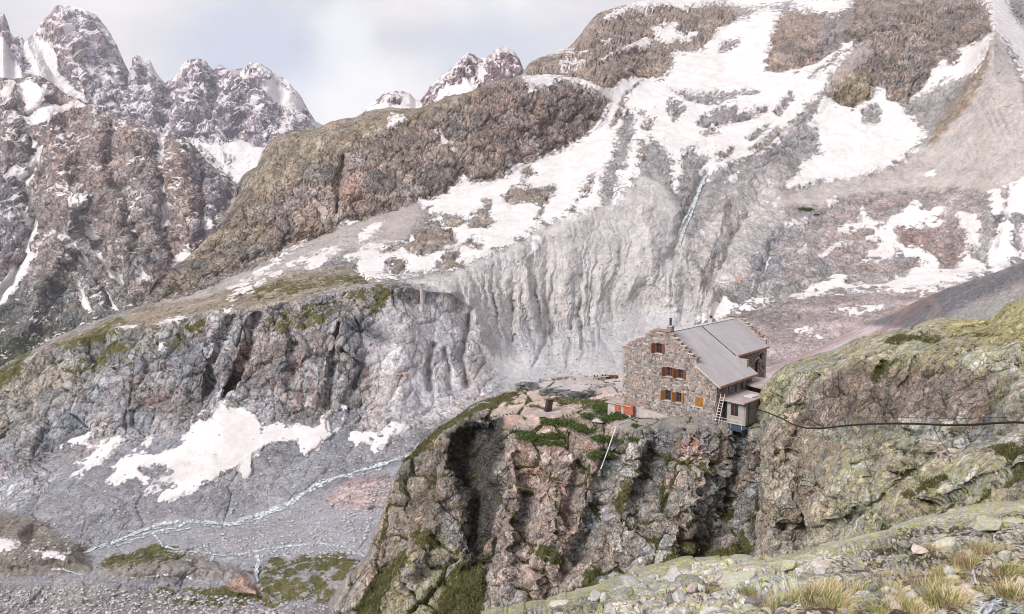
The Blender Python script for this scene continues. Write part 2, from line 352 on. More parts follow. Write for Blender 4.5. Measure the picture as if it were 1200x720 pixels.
# ------------------------------------------------------------------ the far range
def G(*a): return list(a)
FAR_SKY = [(-160,34),(-40,25),(0,18),(4,15),(8,25),(12,38),(17,45),(25,40),(28,48),(33,45),(42,37),(50,25),(60,15),(65,8),(70,5),(76,9),(80,7),(85,7),(100,12),(112,18),(125,33),(135,50),(145,72),(152,86),(154,88),(155,70),(158,63),(165,68),(175,70),(182,84),(193,98),(205,90),(212,78),(220,71),(230,68),(240,70),(247,80),(255,86),(257,75),(265,80),(275,82),(288,79),(292,73),(305,75),(320,85),(335,93),(345,105),(352,112),(362,130),(370,143),(378,147),(390,156),(420,170),(520,190)]
def far_range():
    s = Sheet([[(-160, 270, 3800), (520, 270, 3800)], [(-160, 150, 4300), (150, 170, 4400), (300, 200, 4300), (520, 230, 4200)],
               [(x, y, 5000 + 1.2 * (x > 200) * (x - 200)) for x, y in FAR_SKY]], -160, 520, 1.25, 1.2, smooth=2)
    s.crest = 0.08; s.fill((164, 152, 164)); s.snow[:] = -3.2
    s.paint([(40, 20), (75, 10), (80, 50), (95, 120), (60, 60), (48, 40)], (165, 138, 130), 10, 10, 0.6)
    s.paint([(85, 60), (105, 70), (100, 105), (85, 95)], (165, 138, 130), 8, 10, 0.6)
    s.add_snow([[(37, 44), (52, 46), (70, 65), (66, 85), (85, 105), (108, 124), (70, 108), (48, 92), (40, 84), (27, 62), (24, 50)], [(-80, 40), (5, 45), (15, 62), (30, 92), (-80, 92)],
                [(100, 70), (112, 84), (130, 88), (145, 98), (130, 98), (108, 86)], [(307, 92), (320, 95), (337, 105), (354, 122), (353, 132), (325, 125), (312, 108)],
                [(257, 170), (283, 162), (300, 172), (330, 175), (330, 230), (280, 215), (268, 198), (250, 184), (232, 166), (240, 166)], [(268, 84), (285, 86), (288, 92), (270, 92)]],
               [[(263, 178), (275, 184), (274, 198), (264, 190)]])
    for p in ([(70, 8), (78, 45), (88, 75), (100, 125), (130, 170)], [(30, 48), (50, 90)], [(100, 14), (115, 60), (125, 90), (160, 130)], [(155, 70), (158, 100), (175, 140)], [(230, 70), (232, 100), (215, 140)],
              [(258, 78), (270, 110), (265, 150)], [(295, 76), (310, 110), (300, 150)], [(340, 100), (345, 130), (335, 160)]): s.carve(p, -90, 9)
    for p in ([(40, 40), (60, 85), (95, 130)], [(90, 20), (105, 70), (140, 110)], [(148, 85), (150, 110), (190, 150)], [(196, 98), (200, 130), (230, 165)], [(250, 90), (248, 130)], [(280, 84), (290, 140)], [(325, 100), (330, 150)]): s.carve(p, 70, 6)
    s.settle(); Q = s.P / 300 * np.array([1, 1, 0.5]); s.shift(45 * ridged(Q, 4, 0.5, seed=2.0)); s.gullies(230, 110, 2.0); s.gullies(80, 45, 5.0, 0.3, 0.3)
    s.joints(90, 20, (1, 1, 1.6), 20, 4.1, crack=0.3); s.joints(40, 13, (1, 1, 0.7), -18, 8.1, crack=0.7, cw=0.1)
    lum = fbm(s.P / 150 * np.array([1, 1, 0.6]) + 4, 5, 0.6); s.snow = s.snow + np.where(s.snow < 0, 3.0 + lum * 9 + 8 * (s.steep() - 0.38), 0)
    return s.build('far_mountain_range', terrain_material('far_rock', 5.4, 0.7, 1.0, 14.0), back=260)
far_range()

FAR2 = [(380,175),(405,150),(418,138),(425,130),(437,120),(450,110),(462,107),(470,107),(480,110),(487,117),(493,117),(505,100),(520,88),(530,80),(540,70),(548,62),(555,64),(560,68),(570,68),(578,60),(585,56),(595,55),(602,60),(608,68),(613,82),(640,95),(680,130)]
def far_peak():
    s = Sheet([[(380, 240, 1750), (680, 240, 1750)], [(x, y, 2500) for x, y in FAR2]], 380, 680, 1.2, 1.2, smooth=1)
    s.crest = 0.1; s.fill((142, 124, 130)); s.snow[:] = -3.4
    s.add_snow([[(418, 139), (440, 121), (455, 122), (475, 124), (500, 122), (510, 118), (525, 102), (545, 98), (560, 100), (552, 112), (530, 116), (505, 120), (498, 128), (430, 140)], [(472, 108), (485, 116), (494, 124), (470, 124)], [(556, 80), (566, 78), (575, 92), (566, 100), (558, 92)]])
    for p in ([(548, 62), (535, 90), (520, 110)], [(585, 56), (580, 80), (600, 95)], [(460, 108), (455, 122)]): s.carve(p, -40, 6)
    s.settle(); Q = s.P / 130 * np.array([1, 1, 0.6]); s.shift(20 * ridged(Q, 4, 0.5, seed=5.0)); s.gullies(90, 38, 2.0); s.gullies(35, 16, 5.0, 0.3, 0.3); s.joints(30, 9, (1, 1, 1.2), 20, 1.3)
    s.snow = s.snow + np.where(s.snow < 0, 1.4 + fbm(s.P / 60 + 9, 5, 0.6) * 8 + 7 * (s.steep() - 0.4), 0)
    return s.build('far_snowy_peak', terrain_material('far_peak_rock', 2.9, 0.7, 1.0, 14.0), back=120)
far_peak()

# ------------------------------------------------------------------ brown mountain on the left
def left_mountain():
    sky = [(-160,78),(-60,86),(0,91),(15,93),(30,90),(45,90),(60,97),(75,110),(95,120),(110,126),(130,136),(150,143),(165,149),(175,152),(187,162),(190,161),(205,157),(214,161),(222,166),(235,180),(250,195),(265,205),(277,218),(310,245),(360,300)]
    s = Sheet([[(-160, 545, 1350), (0, 455, 1420), (170, 380, 1490), (360, 350, 1570)], [(-160, 440, 1480), (0, 410, 1510), (170, 345, 1570), (360, 330, 1610)],
               [(-160, 250, 1900), (60, 255, 1880), (180, 250, 1850), (360, 290, 1800)], [(x, y, 2350 - 0.8 * max(0, x)) for x, y in sky]], -160, 360, 1.3, 1.25, smooth=3)
    s.fill((142, 132, 130)); s.rough[:] = 1.0; s.snow[:] = -4.5
    s.paint([(-200, 300), (60, 330), (120, 345), (180, 350), (200, 540), (-200, 540)], (112, 112, 110), 25, 20, 0.9)
    s.paint([(-200, 200), (30, 210), (25, 300), (-200, 350)], (122, 116, 124), 15, 20, 0.8)
    s.paint([(185, 165), (240, 185), (275, 225), (250, 300), (195, 320)], (132, 122, 128), 10, 12, 0.8)
    s.paint([(192, 160), (215, 162), (225, 200), (230, 290), (200, 300)], (158, 140, 132), 8, 8, 0.8)
    s.paint([(40, 100), (110, 130), (170, 155), (160, 210), (80, 240), (50, 200)], (156, 138, 132), 20, 20, 0.7)
    s.add_snow([[(-10,335),(5,328),(22,308),(30,290),(33,272),(25,248),(36,254),(47,260),(40,280),(38,300),(22,325),(8,348),(-10,365),(-70,430),(-70,380)],
                [(27,217),(38,192),(44,175),(52,172),(49,192),(36,220)], [(4,207),(18,194),(30,206),(26,213),(14,203)], [(71,276),(84,282),(93,290),(106,312),(102,314),(86,291)],
                [(80,231),(90,236),(90,248),(100,258),(114,278),(111,279),(96,262),(84,247)], [(109,294),(114,296),(136,322),(151,334),(150,348),(140,338),(130,322)], [(186,150),(190,150),(193,230),(198,240),(194,262),(189,268),(191,240)],
                [(201,303),(216,295),(226,297),(217,306)], [(239,253),(249,264),(243,269),(239,262)], [(91,330),(95,338),(105,362),(101,362)], [(123,340),(130,344),(137,362),(130,360)], [(100,227),(108,236),(102,234)],
                [(24,100),(34,96),(62,108),(52,112),(44,130),(36,140)], [(0,108),(14,98),(22,104),(8,118)], [(52,122),(84,124),(60,134),(42,148),(38,144)], [(34,160),(44,168),(40,172)], [(166,318),(174,328),(166,328)]], grow=2.0)
    for p in ([(45,92),(60,150),(85,230),(75,280),(40,345)], [(110,128),(115,190),(140,250),(150,300)], [(150,144),(160,200),(185,280)], [(205,158),(215,220),(225,290)], [(0,92),(15,150),(5,200)], [(85,240),(70,300),(20,400)]): s.carve(p, -45, 14)
    for p in ([(190,155),(192,220),(190,270),(200,310)], [(232,180),(238,250),(240,300)], [(20,130),(45,190),(28,215),(40,260),(20,320),(-30,390)], [(75,278),(105,315),(130,360)], [(85,247),(112,278),(150,340)], [(30,140),(60,120)], [(130,150),(125,200),(165,280)]): s.carve(p, 42, 6)
    s.settle(); Q = s.P / 170 * np.array([1, 1, 0.55]); s.shift(18 * ridged(Q, 4, 0.5, seed=1.0)); s.gullies(150, 45, 1.0, 0.25, -0.3); s.gullies(48, 16, 4.0, 0.25, -0.25); s.gullies(20, 6, 6.0, 0.3, 0.2)
    s.joints(45, 5, (1, 1, 1.3), 28, 3.0, crack=0.8); s.joints(18, 3, (1, 1, 0.8), -14, 6.0, crack=0.9, cw=0.12)
    up = fbm(s.P * np.array([1, 1, 0.45]) / 70 + 2, 5, 0.6)
    s.snow = s.snow + np.where(s.snow < 0, up * 9 + 0.3 + 6 * (s.steep() - 0.42) + 1.5 * sstep(300, 110, s.PY), 0)
    s.veg = -7 + 10 * sstep(330, 430, s.PY) + up * 6
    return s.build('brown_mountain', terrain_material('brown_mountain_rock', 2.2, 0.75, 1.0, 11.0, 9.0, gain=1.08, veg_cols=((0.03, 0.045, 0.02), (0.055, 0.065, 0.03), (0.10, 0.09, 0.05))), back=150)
left_mountain()

# ------------------------------------------------------------------ the mountainside across the valley, down to the valley floor
SKY_L = [(-160,520),(-60,468),(0,430),(20,421),(45,408),(60,398),(100,380),(130,370),(165,358),(172,349),(182,331),(200,316),(220,300),(235,286),(250,272),(262,255),(270,242),(277,217),(288,203),(300,195),(308,176),(320,160),(340,153),(360,151),(375,149),(390,142),(400,140),(415,137),(428,131),(440,128),(455,125),(475,127),(490,126),(500,122),(512,118),(525,112),(540,110),(550,107),(560,102),(575,97),(590,93),(600,92),(612,87),(618,76),(622,72),(630,68),(640,66),(655,60),(665,56),(672,50),(680,40),(685,34),(690,27),(695,21),(700,16),(705,14),(715,11),(725,8),(745,3),(760,0),(800,-8),(900,-30),(1000,-42),(1100,-45),(1200,-45),(1380,-45)]
MAIN_SNOW = [(404,303),(435,287),(452,286),(478,283),(500,262),(515,252),(497,245),(492,234),(505,234),(520,227),(537,217),(545,205),(557,215),(575,211),(592,210),(600,197),(620,190),(645,180),(667,172),(682,162),(697,150),(706,138),(715,118),(702,112),(690,100),(682,95),(660,92),(642,103),(622,105),(614,92),(640,86),(665,90),(685,92),(700,102),(720,105),(726,95),(750,90),(775,92),(785,82),(790,72),(786,60),(800,62),(825,57),(828,50),(836,44),(842,32),(862,25),(866,19),(877,22),(890,12),(905,10),(915,15),(905,40),(899,60),(899,82),(910,84),(945,80),(962,70),(985,56),(1005,41),(1000,52),(985,72),(970,88),(966,108),(947,120),(925,150),(900,175),(870,187),(850,195),(828,211),(824,202),(832,182),(812,178),(800,180),(798,212),(794,226),(789,214),(787,192),(780,172),(762,160),(752,175),(747,195),(751,203),(735,220),(719,246),(722,225),(724,203),(732,196),(737,180),(743,155),(745,130),(735,128),(725,155),(720,180),(707,203),(704,230),(706,241),(695,247),(675,253),(650,261),(630,267),(615,276),(600,286),(582,295),(565,302),(550,308),(535,316),(512,317),(490,320),(460,324),(432,327),(422,316),(420,306)]
ISLES = [[(588,236),(597,222),(615,215),(635,221),(652,215),(647,230),(635,242),(622,236),(600,240)], [(472,287),(477,280),(500,255),(515,257),(520,266),(532,270),(534,285),(520,292),(500,300),(480,296)], [(442,295),(450,287),(470,287),(467,295),(447,299)], [(520,255),(540,252),(547,260),(535,268),(523,264)],
    [(550,260),(557,250),(570,246),(580,259),(570,267),(552,266)], [(567,237),(576,234),(575,245),(568,243)], [(452,312),(460,304),(475,305),(479,316),(465,322),(453,320)], [(512,312),(525,295),(540,290),(535,302),(550,310),(540,317),(516,317)], [(547,287),(552,279),(565,287),(562,292)],
    [(662,250),(680,232),(682,220),(697,204),(692,225),(677,237),(667,252)], [(627,257),(637,245),(633,258)], [(787,107),(800,107),(815,110),(845,106),(865,110),(875,105),(889,109),(865,114),(830,122),(807,118)], [(780,125),(785,115),(797,120),(807,127),(790,142)],
    [(817,144),(827,134),(850,125),(862,122),(867,130),(900,125),(897,130),(877,140),(850,145),(825,149)], [(822,157),(835,151),(845,155),(827,159)], [(842,60),(852,47),(865,47),(865,54),(855,60)], [(875,162),(900,147),(901,151),(880,165)], [(805,178),(817,169),(821,172),(812,179)],
    [(907,130),(927,110),(930,115),(912,135)], [(950,90),(985,59),(988,62),(965,82)], [(745,127),(757,132),(767,140),(762,152),(755,155),(752,148),(757,140),(748,131)], [(749,163),(757,163),(760,180),(748,182)], [(715,152),(725,130),(730,112),(755,93),(734,112),(733,128),(722,145)], [(880,175),(912,150),(916,155),(890,180)], [(838,182),(860,172),(858,180),(842,190)], [(612,199),(622,196),(628,205),(614,211)]]
SNOWS = [MAIN_SNOW,
    [(967,112),(960,125),(950,145),(957,160),(962,180),(942,187),(937,200),(924,220),(950,215),(982,210),(1015,205),(1040,197),(1060,187),(1066,180),(1072,176),(1085,155),(1075,140),(1062,132),(1052,120),(1040,116),(1039,105),(1027,101),(1025,115),(1000,126),(982,122)],
    [(1070,114),(1082,102),(1092,82),(1102,72),(1120,75),(1126,65),(1122,57),(1135,52),(1152,49),(1162,40),(1157,57),(1147,75),(1142,87),(1122,95),(1107,95),(1092,105),(1080,112)],
    [(1150,-10),(1158,10),(1162,22),(1165,40),(1182,55),(1192,72),(1200,90),(1300,120),(1300,40),(1200,32),(1188,22),(1182,5),(1180,-10)], [(927,10),(932,-4),(997,-4),(997,10),(975,16),(950,12)],
    [(710,21),(718,14),(730,8),(760,-4),(900,-30),(930,-4),(915,5),(900,9),(875,11),(862,7),(850,2),(835,4),(800,10),(775,8),(755,9),(735,12),(722,20)],
    [(765,30),(790,28),(795,40),(815,42),(812,47),(797,48),(780,49),(771,40)], [(705,67),(730,55),(760,42),(766,45),(762,55),(735,56)], [(645,64),(660,58),(672,59),(667,63)], [(657,72),(685,71),(682,75),(660,76)], [(677,61),(690,58),(680,65)], [(707,47),(717,44),(715,51)],
    [(420,280),(427,267),(452,260),(447,272),(420,285)], [(268,340),(300,322),(330,300),(362,278),(345,292),(310,318),(285,337)], [(335,312),(357,300),(405,287),(385,300),(382,310),(360,320),(360,307)], [(298,331),(332,316),(330,321),(302,333)],
    [(263,361),(272,348),(280,341),(295,339),(282,346),(272,357)], [(181,379),(200,374),(224,371),(204,378)], [(132,386),(145,381),(159,379),(145,386)], [(185,400),(193,402),(189,409)], [(452,150),(460,135),(475,138),(462,147)], [(515,155),(521,160),(532,172),(524,169)], [(404,262),(420,258),(416,261)],
    [(72,521),(113,503),(127,503),(103,520),(117,525),(133,517),(150,511),(143,523),(123,538),(93,560),(76,563),(100,545),(88,542),(117,530),(100,523)],
    [(237,480),(242,461),(246,480),(252,478),(255,460),(262,470),(264,480),(282,480),(297,487),(307,505),(327,496),(337,501),(367,500),(387,479),(392,480),(385,492),(387,502),(399,500),(405,480),(408,474),(400,500),(382,515),(357,532),(350,520),(315,525),(300,535),(291,560),(285,557),(280,545),(227,577),(187,588),(203,567),(170,578),(187,560),(147,570),(127,565),(137,543),(160,530),(187,533),(213,517),(230,493)],
    [(410,505),(430,505),(442,505),(460,495),(480,501),(460,517),(440,530),(436,526),(442,517),(417,520)],
    [(980,272),(992,260),(1005,262),(1011,240),(1017,253),(1030,262),(1050,252),(1060,245),(1075,237),(1085,249),(1107,245),(1098,253),(1107,263),(1085,260),(1062,265),(1046,270),(1052,277),(1048,281),(1062,290),(1080,287),(1081,295),(1095,300),(1100,316),(1118,316),(1125,303),(1132,292),(1145,305),(1155,310),(1150,320),(1120,330),(1080,345),(1075,340),(1030,340),(975,341),(925,347),(950,335),(980,321),(995,324),(988,331),(1030,334),(1042,327),(1060,324),(1070,315),(1086,317),(1076,305),(1060,296),(1030,305),(1008,308),(1016,300),(1030,290),(1033,280),(1016,277),(1033,271),(1010,266)],
    [(1120,246),(1135,250),(1150,254),(1148,270),(1143,290),(1135,285),(1130,270)], [(1155,225),(1175,222),(1178,250),(1168,252),(1160,240)], [(1185,217),(1200,210),(1300,200),(1300,250),(1195,252),(1178,253),(1182,232)], [(1165,275),(1180,258),(1190,262),(1188,290),(1195,300),(1170,315),(1158,308),(1162,290)], [(1195,262),(1300,255),(1300,320),(1197,300)],
    [(920,260),(945,256),(947,261),(925,264)], [(972,237),(980,232),(982,238),(973,240)], [(1085,203),(1094,201),(1095,207),(1087,207)], [(962,295),(985,284),(988,287),(965,296)], [(932,298),(944,288),(940,295)], [(906,239),(914,230),(910,240)],
    [(815,374),(830,362),(845,351),(862,356),(880,352),(905,349),(890,358),(865,366),(845,374),(820,380)], [(975,362),(1008,358),(1033,362),(1000,366)], [(933,387),(945,385),(962,391),(945,392)], [(620,301),(627,277),(638,279),(630,290)], [(848,218),(858,206),(873,196),(862,209)], [(166,521),(178,514),(176,520),(167,523)], [(730,338),(700,440),(715,432),(720,420)][:0] or [(166,330),(167,331),(166,332)]]
BROWN1 = [(165,360),(182,328),(220,298),(262,252),(278,212),(308,172),(330,150),(400,138),(450,128),(500,120),(560,100),(600,90),(640,98),(690,96),(702,112),(718,122),(706,140),(697,152),(680,165),(660,176),(645,182),(620,192),(600,200),(590,212),(557,217),(545,208),(535,220),(505,236),(490,236),(440,252),(400,264),(360,280),(300,310),(240,340)]
BROWN2 = [(615,88),(622,70),(660,56),(685,32),(705,12),(760,8),(840,4),(866,10),(864,24),(842,32),(836,46),(826,58),(800,62),(786,60),(790,74),(776,92),(726,96),(718,106),(690,96),(660,88),(630,86)]
BUTT = [(915,15),(950,12),(975,17),(1000,8),(1012,30),(990,55),(962,70),(945,80),(910,84),(899,80),(900,50)]
BROWN3 = [(1000,-60),(1150,-60),(1162,20),(1164,38),(1135,52),(1122,60),(1126,68),(1118,76),(1100,72),(1092,84),(1080,104),(1062,118),(1040,116),(1040,104),(1027,100),(1024,115),(1000,125),(968,110),(970,90),(1000,50),(998,10)]
def mountainside():
    c0 = [(-160,860,165),(0,830,180),(500,800,185),(600,640,240),(800,580,290),(1000,540,300),(1380,500,300)]
    c1 = [(-160,690,232),(100,645,245),(180,618,262),(300,603,275),(380,575,285),(470,540,300),(520,520,310),(600,470,340),(700,440,372),(820,425,410),(900,430,400),(1100,410,390),(1380,400,390)]
    c2 = [(-160,575,300),(0,540,312),(100,520,315),(250,475,318),(330,492,315),(420,497,320),(480,490,330),(560,465,350),(620,425,385),(700,405,430),(820,385,470),(900,385,450),(1050,360,450),(1200,340,450),(1380,320,450)]
    c3 = [(-160,530,350),(0,438,352),(60,408,352),(130,386,350),(250,369,345),(330,352,345),(400,340,348),(470,335,352),(530,345,375),(570,372,400),(600,385,420),(640,392,440),(700,380,455),(800,365,485),(900,350,500),(1050,325,520),(1200,300,520),(1380,290,520)]
    c4 = [(-160,522,360),(0,433,362),(60,401,372),(130,373,385),(165,360,392),(200,352,400),(300,330,410),(400,318,415),(470,321,420),(530,317,427),(560,303,445),(600,287,470),(650,263,505),(700,247,528),(740,238,545),(790,255,550),(850,235,590),(900,228,620),(930,219,640),(960,215,650),(1010,205,660),(1065,184,680),(1100,170,660),(1160,130,620),(1200,110,600),(1380,90,580)]
    c5 = [(-160,521,361),(0,431,364),(60,399,374),(130,371,387),(165,359,395),(200,345,410),(230,325,430),(300,300,470),(360,280,495),(430,254,525),(500,233,560),(560,215,590),(600,205,610),(660,177,660),(715,145,710),(760,150,690),(850,140,720),(950,130,745),(1020,122,750),(1080,95,770),(1130,75,740),(1165,50,700),(1200,75,740),(1380,40,800)]
    c6 = [(-160,520.6,362),(0,430.6,366),(60,398.5,376),(130,370.5,389),(165,358.5,397),(182,333,425),(220,303,465),(250,276,500),(270,248,530),(280,218,550),(300,200,560),(320,166,575),(360,160,580),(430,150,590),(500,128,620),(560,104,650),(600,94,670),(660,93,710),(700,104,720),(760,70,880),(850,55,940),(930,40,900),(1000,30,880),(1080,20,900),(1160,-5,950),(1200,20,1000),(1380,-10,1000)]
    top = [(x, y, float(np.interp(x, [-160,165,220,280,330,430,500,560,615,660,700,760,850,950,1380], [363,398,472,556,590,640,665,690,840,900,980,1060,1250,1350,1400]))) for x, y in SKY_L]
    s = Sheet([c0, c1, c2, c3, c4, c5, c6, top], -160, 1380, 1.55, 1.5, smooth=3)
    # ---- rock, scree and moraine kinds
    s.fill((150, 147, 148)); s.rough[:] = 0.55
    s.paint([(-300, 900), (-300, 640), (100, 640), (300, 600), (480, 540), (520, 900)], (146, 145, 150), 10, 10, rough=0.3)
    s.paint([(-300, 560), (0, 550), (100, 530), (160, 520), (230, 500), (400, 500), (490, 500), (480, 545), (300, 605), (180, 620), (-300, 700)], (140, 140, 146), 6, 10, rough=0.33)
    s.paint([(90, 650), (180, 612), (300, 600), (400, 570), (470, 545), (460, 610), (400, 660), (250, 660)], (152, 152, 158), 8, 8, rough=0.12)
    s.paint([(380, 590), (410, 562), (450, 556), (475, 565), (465, 595), (430, 598)], (170, 152, 152), 6, 8, rough=0.5)
    s.paint([(-300, 560), (-300, 500), (0, 430), (100, 388), (250, 366), (330, 352), (470, 336), (520, 350), (560, 372), (590, 420), (560, 470), (490, 500), (410, 505), (390, 480), (300, 490), (250, 462), (230, 495), (160, 520), (80, 520), (0, 570)], (150, 149, 153), 5, 8, rough=1.0)
    s.paint([(420, 400), (470, 350), (530, 350), (600, 390), (600, 440), (540, 480), (470, 505), (420, 500), (440, 450)], (196, 192, 195), 14, 14, 0.9, rough=0.42)
    s.paint([(300, 380), (400, 372), (410, 440), (400, 490), (300, 490), (270, 450)], (160, 154, 154), 8, 10, 0.9)
    s.paint([(-60, 470), (0, 436), (60, 404), (160, 366), (240, 362), (200, 410), (80, 450), (0, 520)], (150, 146, 138), 8, 12, 0.8)
    s.paint([(60, 402), (170, 357), (260, 340), (330, 320), (420, 312), (470, 325), (400, 338), (250, 366), (120, 392)], (146, 136, 122), 6, 8, rough=0.4)
    s.paint([(185, 358), (240, 328), (300, 300), (360, 280), (420, 258), (490, 236), (498, 252), (470, 285), (400, 300), (330, 320), (250, 345)], (166, 159, 156), 5, 6, rough=0.15)
    mor = [(470, 326), (530, 318), (600, 288), (650, 262), (706, 242), (735, 222), (752, 202), (775, 215), (790, 232), (800, 260), (815, 300), (845, 340), (830, 380), (740, 440), (640, 450), (590, 440), (560, 400), (540, 350)]
    wm = s.paint(mor, (186, 182, 181), 6, 8, rough=0.18)
    s.paint([(740, 440), (690, 445), (590, 455), (570, 420), (600, 390), (700, 375), (800, 360), (830, 380)], (182, 181, 184), 10, 8, 0.9, rough=0.1)
    s.paint([(800, 300), (850, 225), (900, 190), (930, 215), (905, 290), (870, 330), (830, 345)], (182, 177, 176), 8, 8, rough=0.5)
    s.paint([(850, 350), (880, 310), (910, 270), (960, 240), (1000, 300), (960, 330), (900, 350)], (160, 156, 158), 8, 10, rough=0.7)
    s.paint([(960, 240), (1060, 190), (1120, 215), (1160, 250), (1130, 320), (1000, 320), (950, 300)], (162, 152, 152), 8, 10, rough=0.65)
    s.paint([(1050, 265), (1130, 270), (1120, 315), (1080, 300), (1050, 285)], (146, 130, 127), 6, 8, rough=0.7)
    s.paint([(900, 240), (960, 215), (1020, 205), (1072, 180), (1100, 150), (1160, 40), (1168, 38), (1190, 75), (1210, 150), (1300, 200), (1160, 225), (1120, 220), (1020, 225), (960, 240)], (178, 171, 168), 4, 6, rough=0.2)
    s.paint([(1085, 170), (1120, 110), (1150, 70), (1162, 46), (1158, 80), (1130, 130), (1095, 165)], (140, 126, 112), 4, 6, 0.9, rough=0.5)
    s.paint([(820, 440), (880, 380), (1000, 345), (1130, 325), (1130, 400), (950, 450)], (162, 151, 151), 8, 10, rough=0.5)
    s.paint([(860, 370), (930, 345), (1040, 342), (1000, 362), (900, 385)], (148, 136, 136), 6, 8, 0.8)
    s.paint(BROWN1, (150, 138, 131), 3, 5, rough=1.0)
    s.paint([(300, 200), (320, 160), (440, 132), (560, 104), (540, 122), (470, 150), (400, 180), (330, 215), (290, 230)], (148, 138, 123), 8, 12, 0.9, rough=0.7)
    s.paint([(165, 360), (220, 300), (280, 215), (320, 220), (300, 290), (220, 335)], (144, 135, 122), 8, 12, 0.8)
    s.paint([(590, 105), (640, 97), (700, 112), (705, 140), (650, 178), (590, 190), (560, 150)], (138, 125, 121), 6, 10, 0.8)
    s.paint([(395, 215), (425, 190), (430, 240), (400, 250)], (166, 142, 132), 6, 8, 0.8)
    s.paint(BROWN2, (153, 140, 132), 3, 5, rough=0.9)
    s.paint(BUTT, (150, 136, 127), 3, 4, rough=0.8)
    s.paint([(962, 20), (1000, 10), (985, 50), (958, 72)], (140, 134, 138), 4, 6, 0.8)
    s.paint(BROWN3, (146, 135, 129), 3, 5, rough=1.0)
    s.paint([(968, 112), (985, 90), (1025, 85), (1026, 112), (1000, 125)], (148, 138, 116), 4, 7, 0.8)
    s.paint([(960, 80), (1020, 40), (1030, 60), (970, 108)], (160, 150, 148), 6, 6, 0.8, rough=0.2)
    for p in ISLES: s.paint(p, (150, 140, 132), 2, 4, rough=0.7)
    for p in ISLES[11:20]: s.paint(p, (150, 145, 148), 2, 4, rough=0.6)
    for q, c, w in (([(322, 405), (330, 425), (318, 448), (300, 470)], (132, 94, 86), 2.5), ([(352, 392), (348, 425), (352, 455), (346, 485)], (136, 96, 82), 2.5), ([(338, 400), (345, 420), (340, 440)], (128, 96, 92), 3), ([(372, 410), (360, 440), (368, 470)], (136, 104, 94), 2.5), ([(425, 430), (430, 445)], (150, 110, 94), 3), ([(468, 443), (482, 438)], (205, 125, 80), 1.8), ([(168, 470), (190, 466)], (140, 104, 94), 5), ([(296, 452), (308, 425), (325, 405)], (130, 98, 94), 2.5), ([(290, 400), (276, 436), (268, 455)], (150, 104, 90), 2.5), ([(862, 330), (868, 322)], (190, 130, 105), 2), ([(383, 400), (378, 440), (382, 470)], (134, 106, 98), 2), ([(405, 415), (418, 425)], (132, 104, 100), 3)): s.stroke(q, c, w, 0.5)
    s.stroke([(410, 385), (430, 382), (445, 400)], (88, 90, 100), 9, 0.75)
    # ---- snow and turf
    s.add_snow(SNOWS, ISLES + [[(238, 485), (246, 470), (252, 478), (250, 492), (242, 500)]] + [[(1010, 132), (1022, 122), (1032, 130), (1027, 145), (1012, 145)], [(1008, 330), (1030, 320), (1050, 326), (1035, 333)], [(1048, 310), (1068, 304), (1066, 318), (1040, 324), (1020, 318)], [(165, 550), (190, 545), (200, 555), (178, 560)], [(1050, 292), (1056, 290), (1058, 296), (1050, 297)]])
    s.add_veg([[(-80, 480), (0, 432), (40, 410), (20, 436), (-40, 480)]], 6)
    s.add_veg([[(290, 670), (320, 655), (400, 650), (450, 670), (430, 690), (390, 705), (320, 700)], [(180, 690), (260, 690), (300, 700), (280, 712), (200, 708)], [(300, 700), (330, 706), (320, 712)]], 1.6)
    s.add_veg([[(310, 372), (345, 356), (380, 345), (400, 352), (370, 380), (330, 388)], [(190, 410), (215, 385), (240, 372), (225, 395)], [(400, 345), (450, 336), (470, 345), (440, 362), (410, 360)], [(60, 405), (140, 372), (150, 380), (80, 410)], [(60, 440), (130, 400), (160, 398), (110, 425)], [(275, 345), (330, 330), (420, 322), (430, 328), (330, 345)], [(110, 660), (180, 640), (230, 645), (200, 660), (130, 668)]], 1.0)
    # ---- relief
    for p in (BROWN1, BROWN2, BUTT, BROWN3): s.bulge(p, 6, 16, 9)
    for p in ISLES: s.bulge(p, 5, 6)
    s.push += wm * 0
    w = sstep(-4, 10, poly_sd(s.PX, s.PY, mor)) * sstep(440, 385, s.PY - 0.05 * (s.PX - 600)) * (1 - 0.75 * sstep(0, 40, poly_sd(s.PX, s.PY, [(690, 340), (760, 320), (820, 330), (840, 400), (740, 450), (680, 450), (676, 400)], 40)))
    big = fbm(np.stack([s.PX / 60, s.PY / 90, s.PX * 0 + 4.4], -1), 2)
    fx = s.PX + s.jit * 7 + 14 * big + 0.16 * (s.PY - 320) * np.clip((s.PX - 680) / 80, -1, 1)
    z0 = s.PX * 0; f0 = perlin(np.stack([fx / 58, s.PY / 300, z0 + 7.1], -1)); fl = perlin(np.stack([fx / 25, s.PY / 170, z0 + 1.7], -1)); fl2 = perlin(np.stack([fx / 10.5, s.PY / 80, z0 + 5.2], -1))
    s.push -= w * (15.0 * np.abs(f0) ** 0.7 + (12.0 + 8 * big) * np.abs(fl) ** 0.6 + 5.0 * np.abs(fl2) ** 0.6 + 1.6 * np.abs(perlin(np.stack([fx / 5, s.PY / 45, z0 + 8.8], -1))) ** 0.6) * (0.4 + 0.6 * sstep(250, 330, s.PY))
    w2 = sstep(-4, 14, poly_sd(s.PX, s.PY, [(1060, 190), (1110, 130), (1165, 45), (1190, 80), (1205, 150), (1280, 200), (1180, 225), (1120, 215)]))
    fl3 = perlin(np.stack([(s.PX - 0.45 * s.PY) / 9, s.PY / 90, s.PX * 0 + 2.2], -1)); s.push -= w2 * 3.0 * np.abs(fl3)
    s.carve([(1165, 42), (1150, 80), (1110, 140), (1075, 178), (1010, 205), (930, 218)], -10, 8)
    s.carve([(965, 115), (930, 155), (890, 190), (855, 235)], -10, 12)
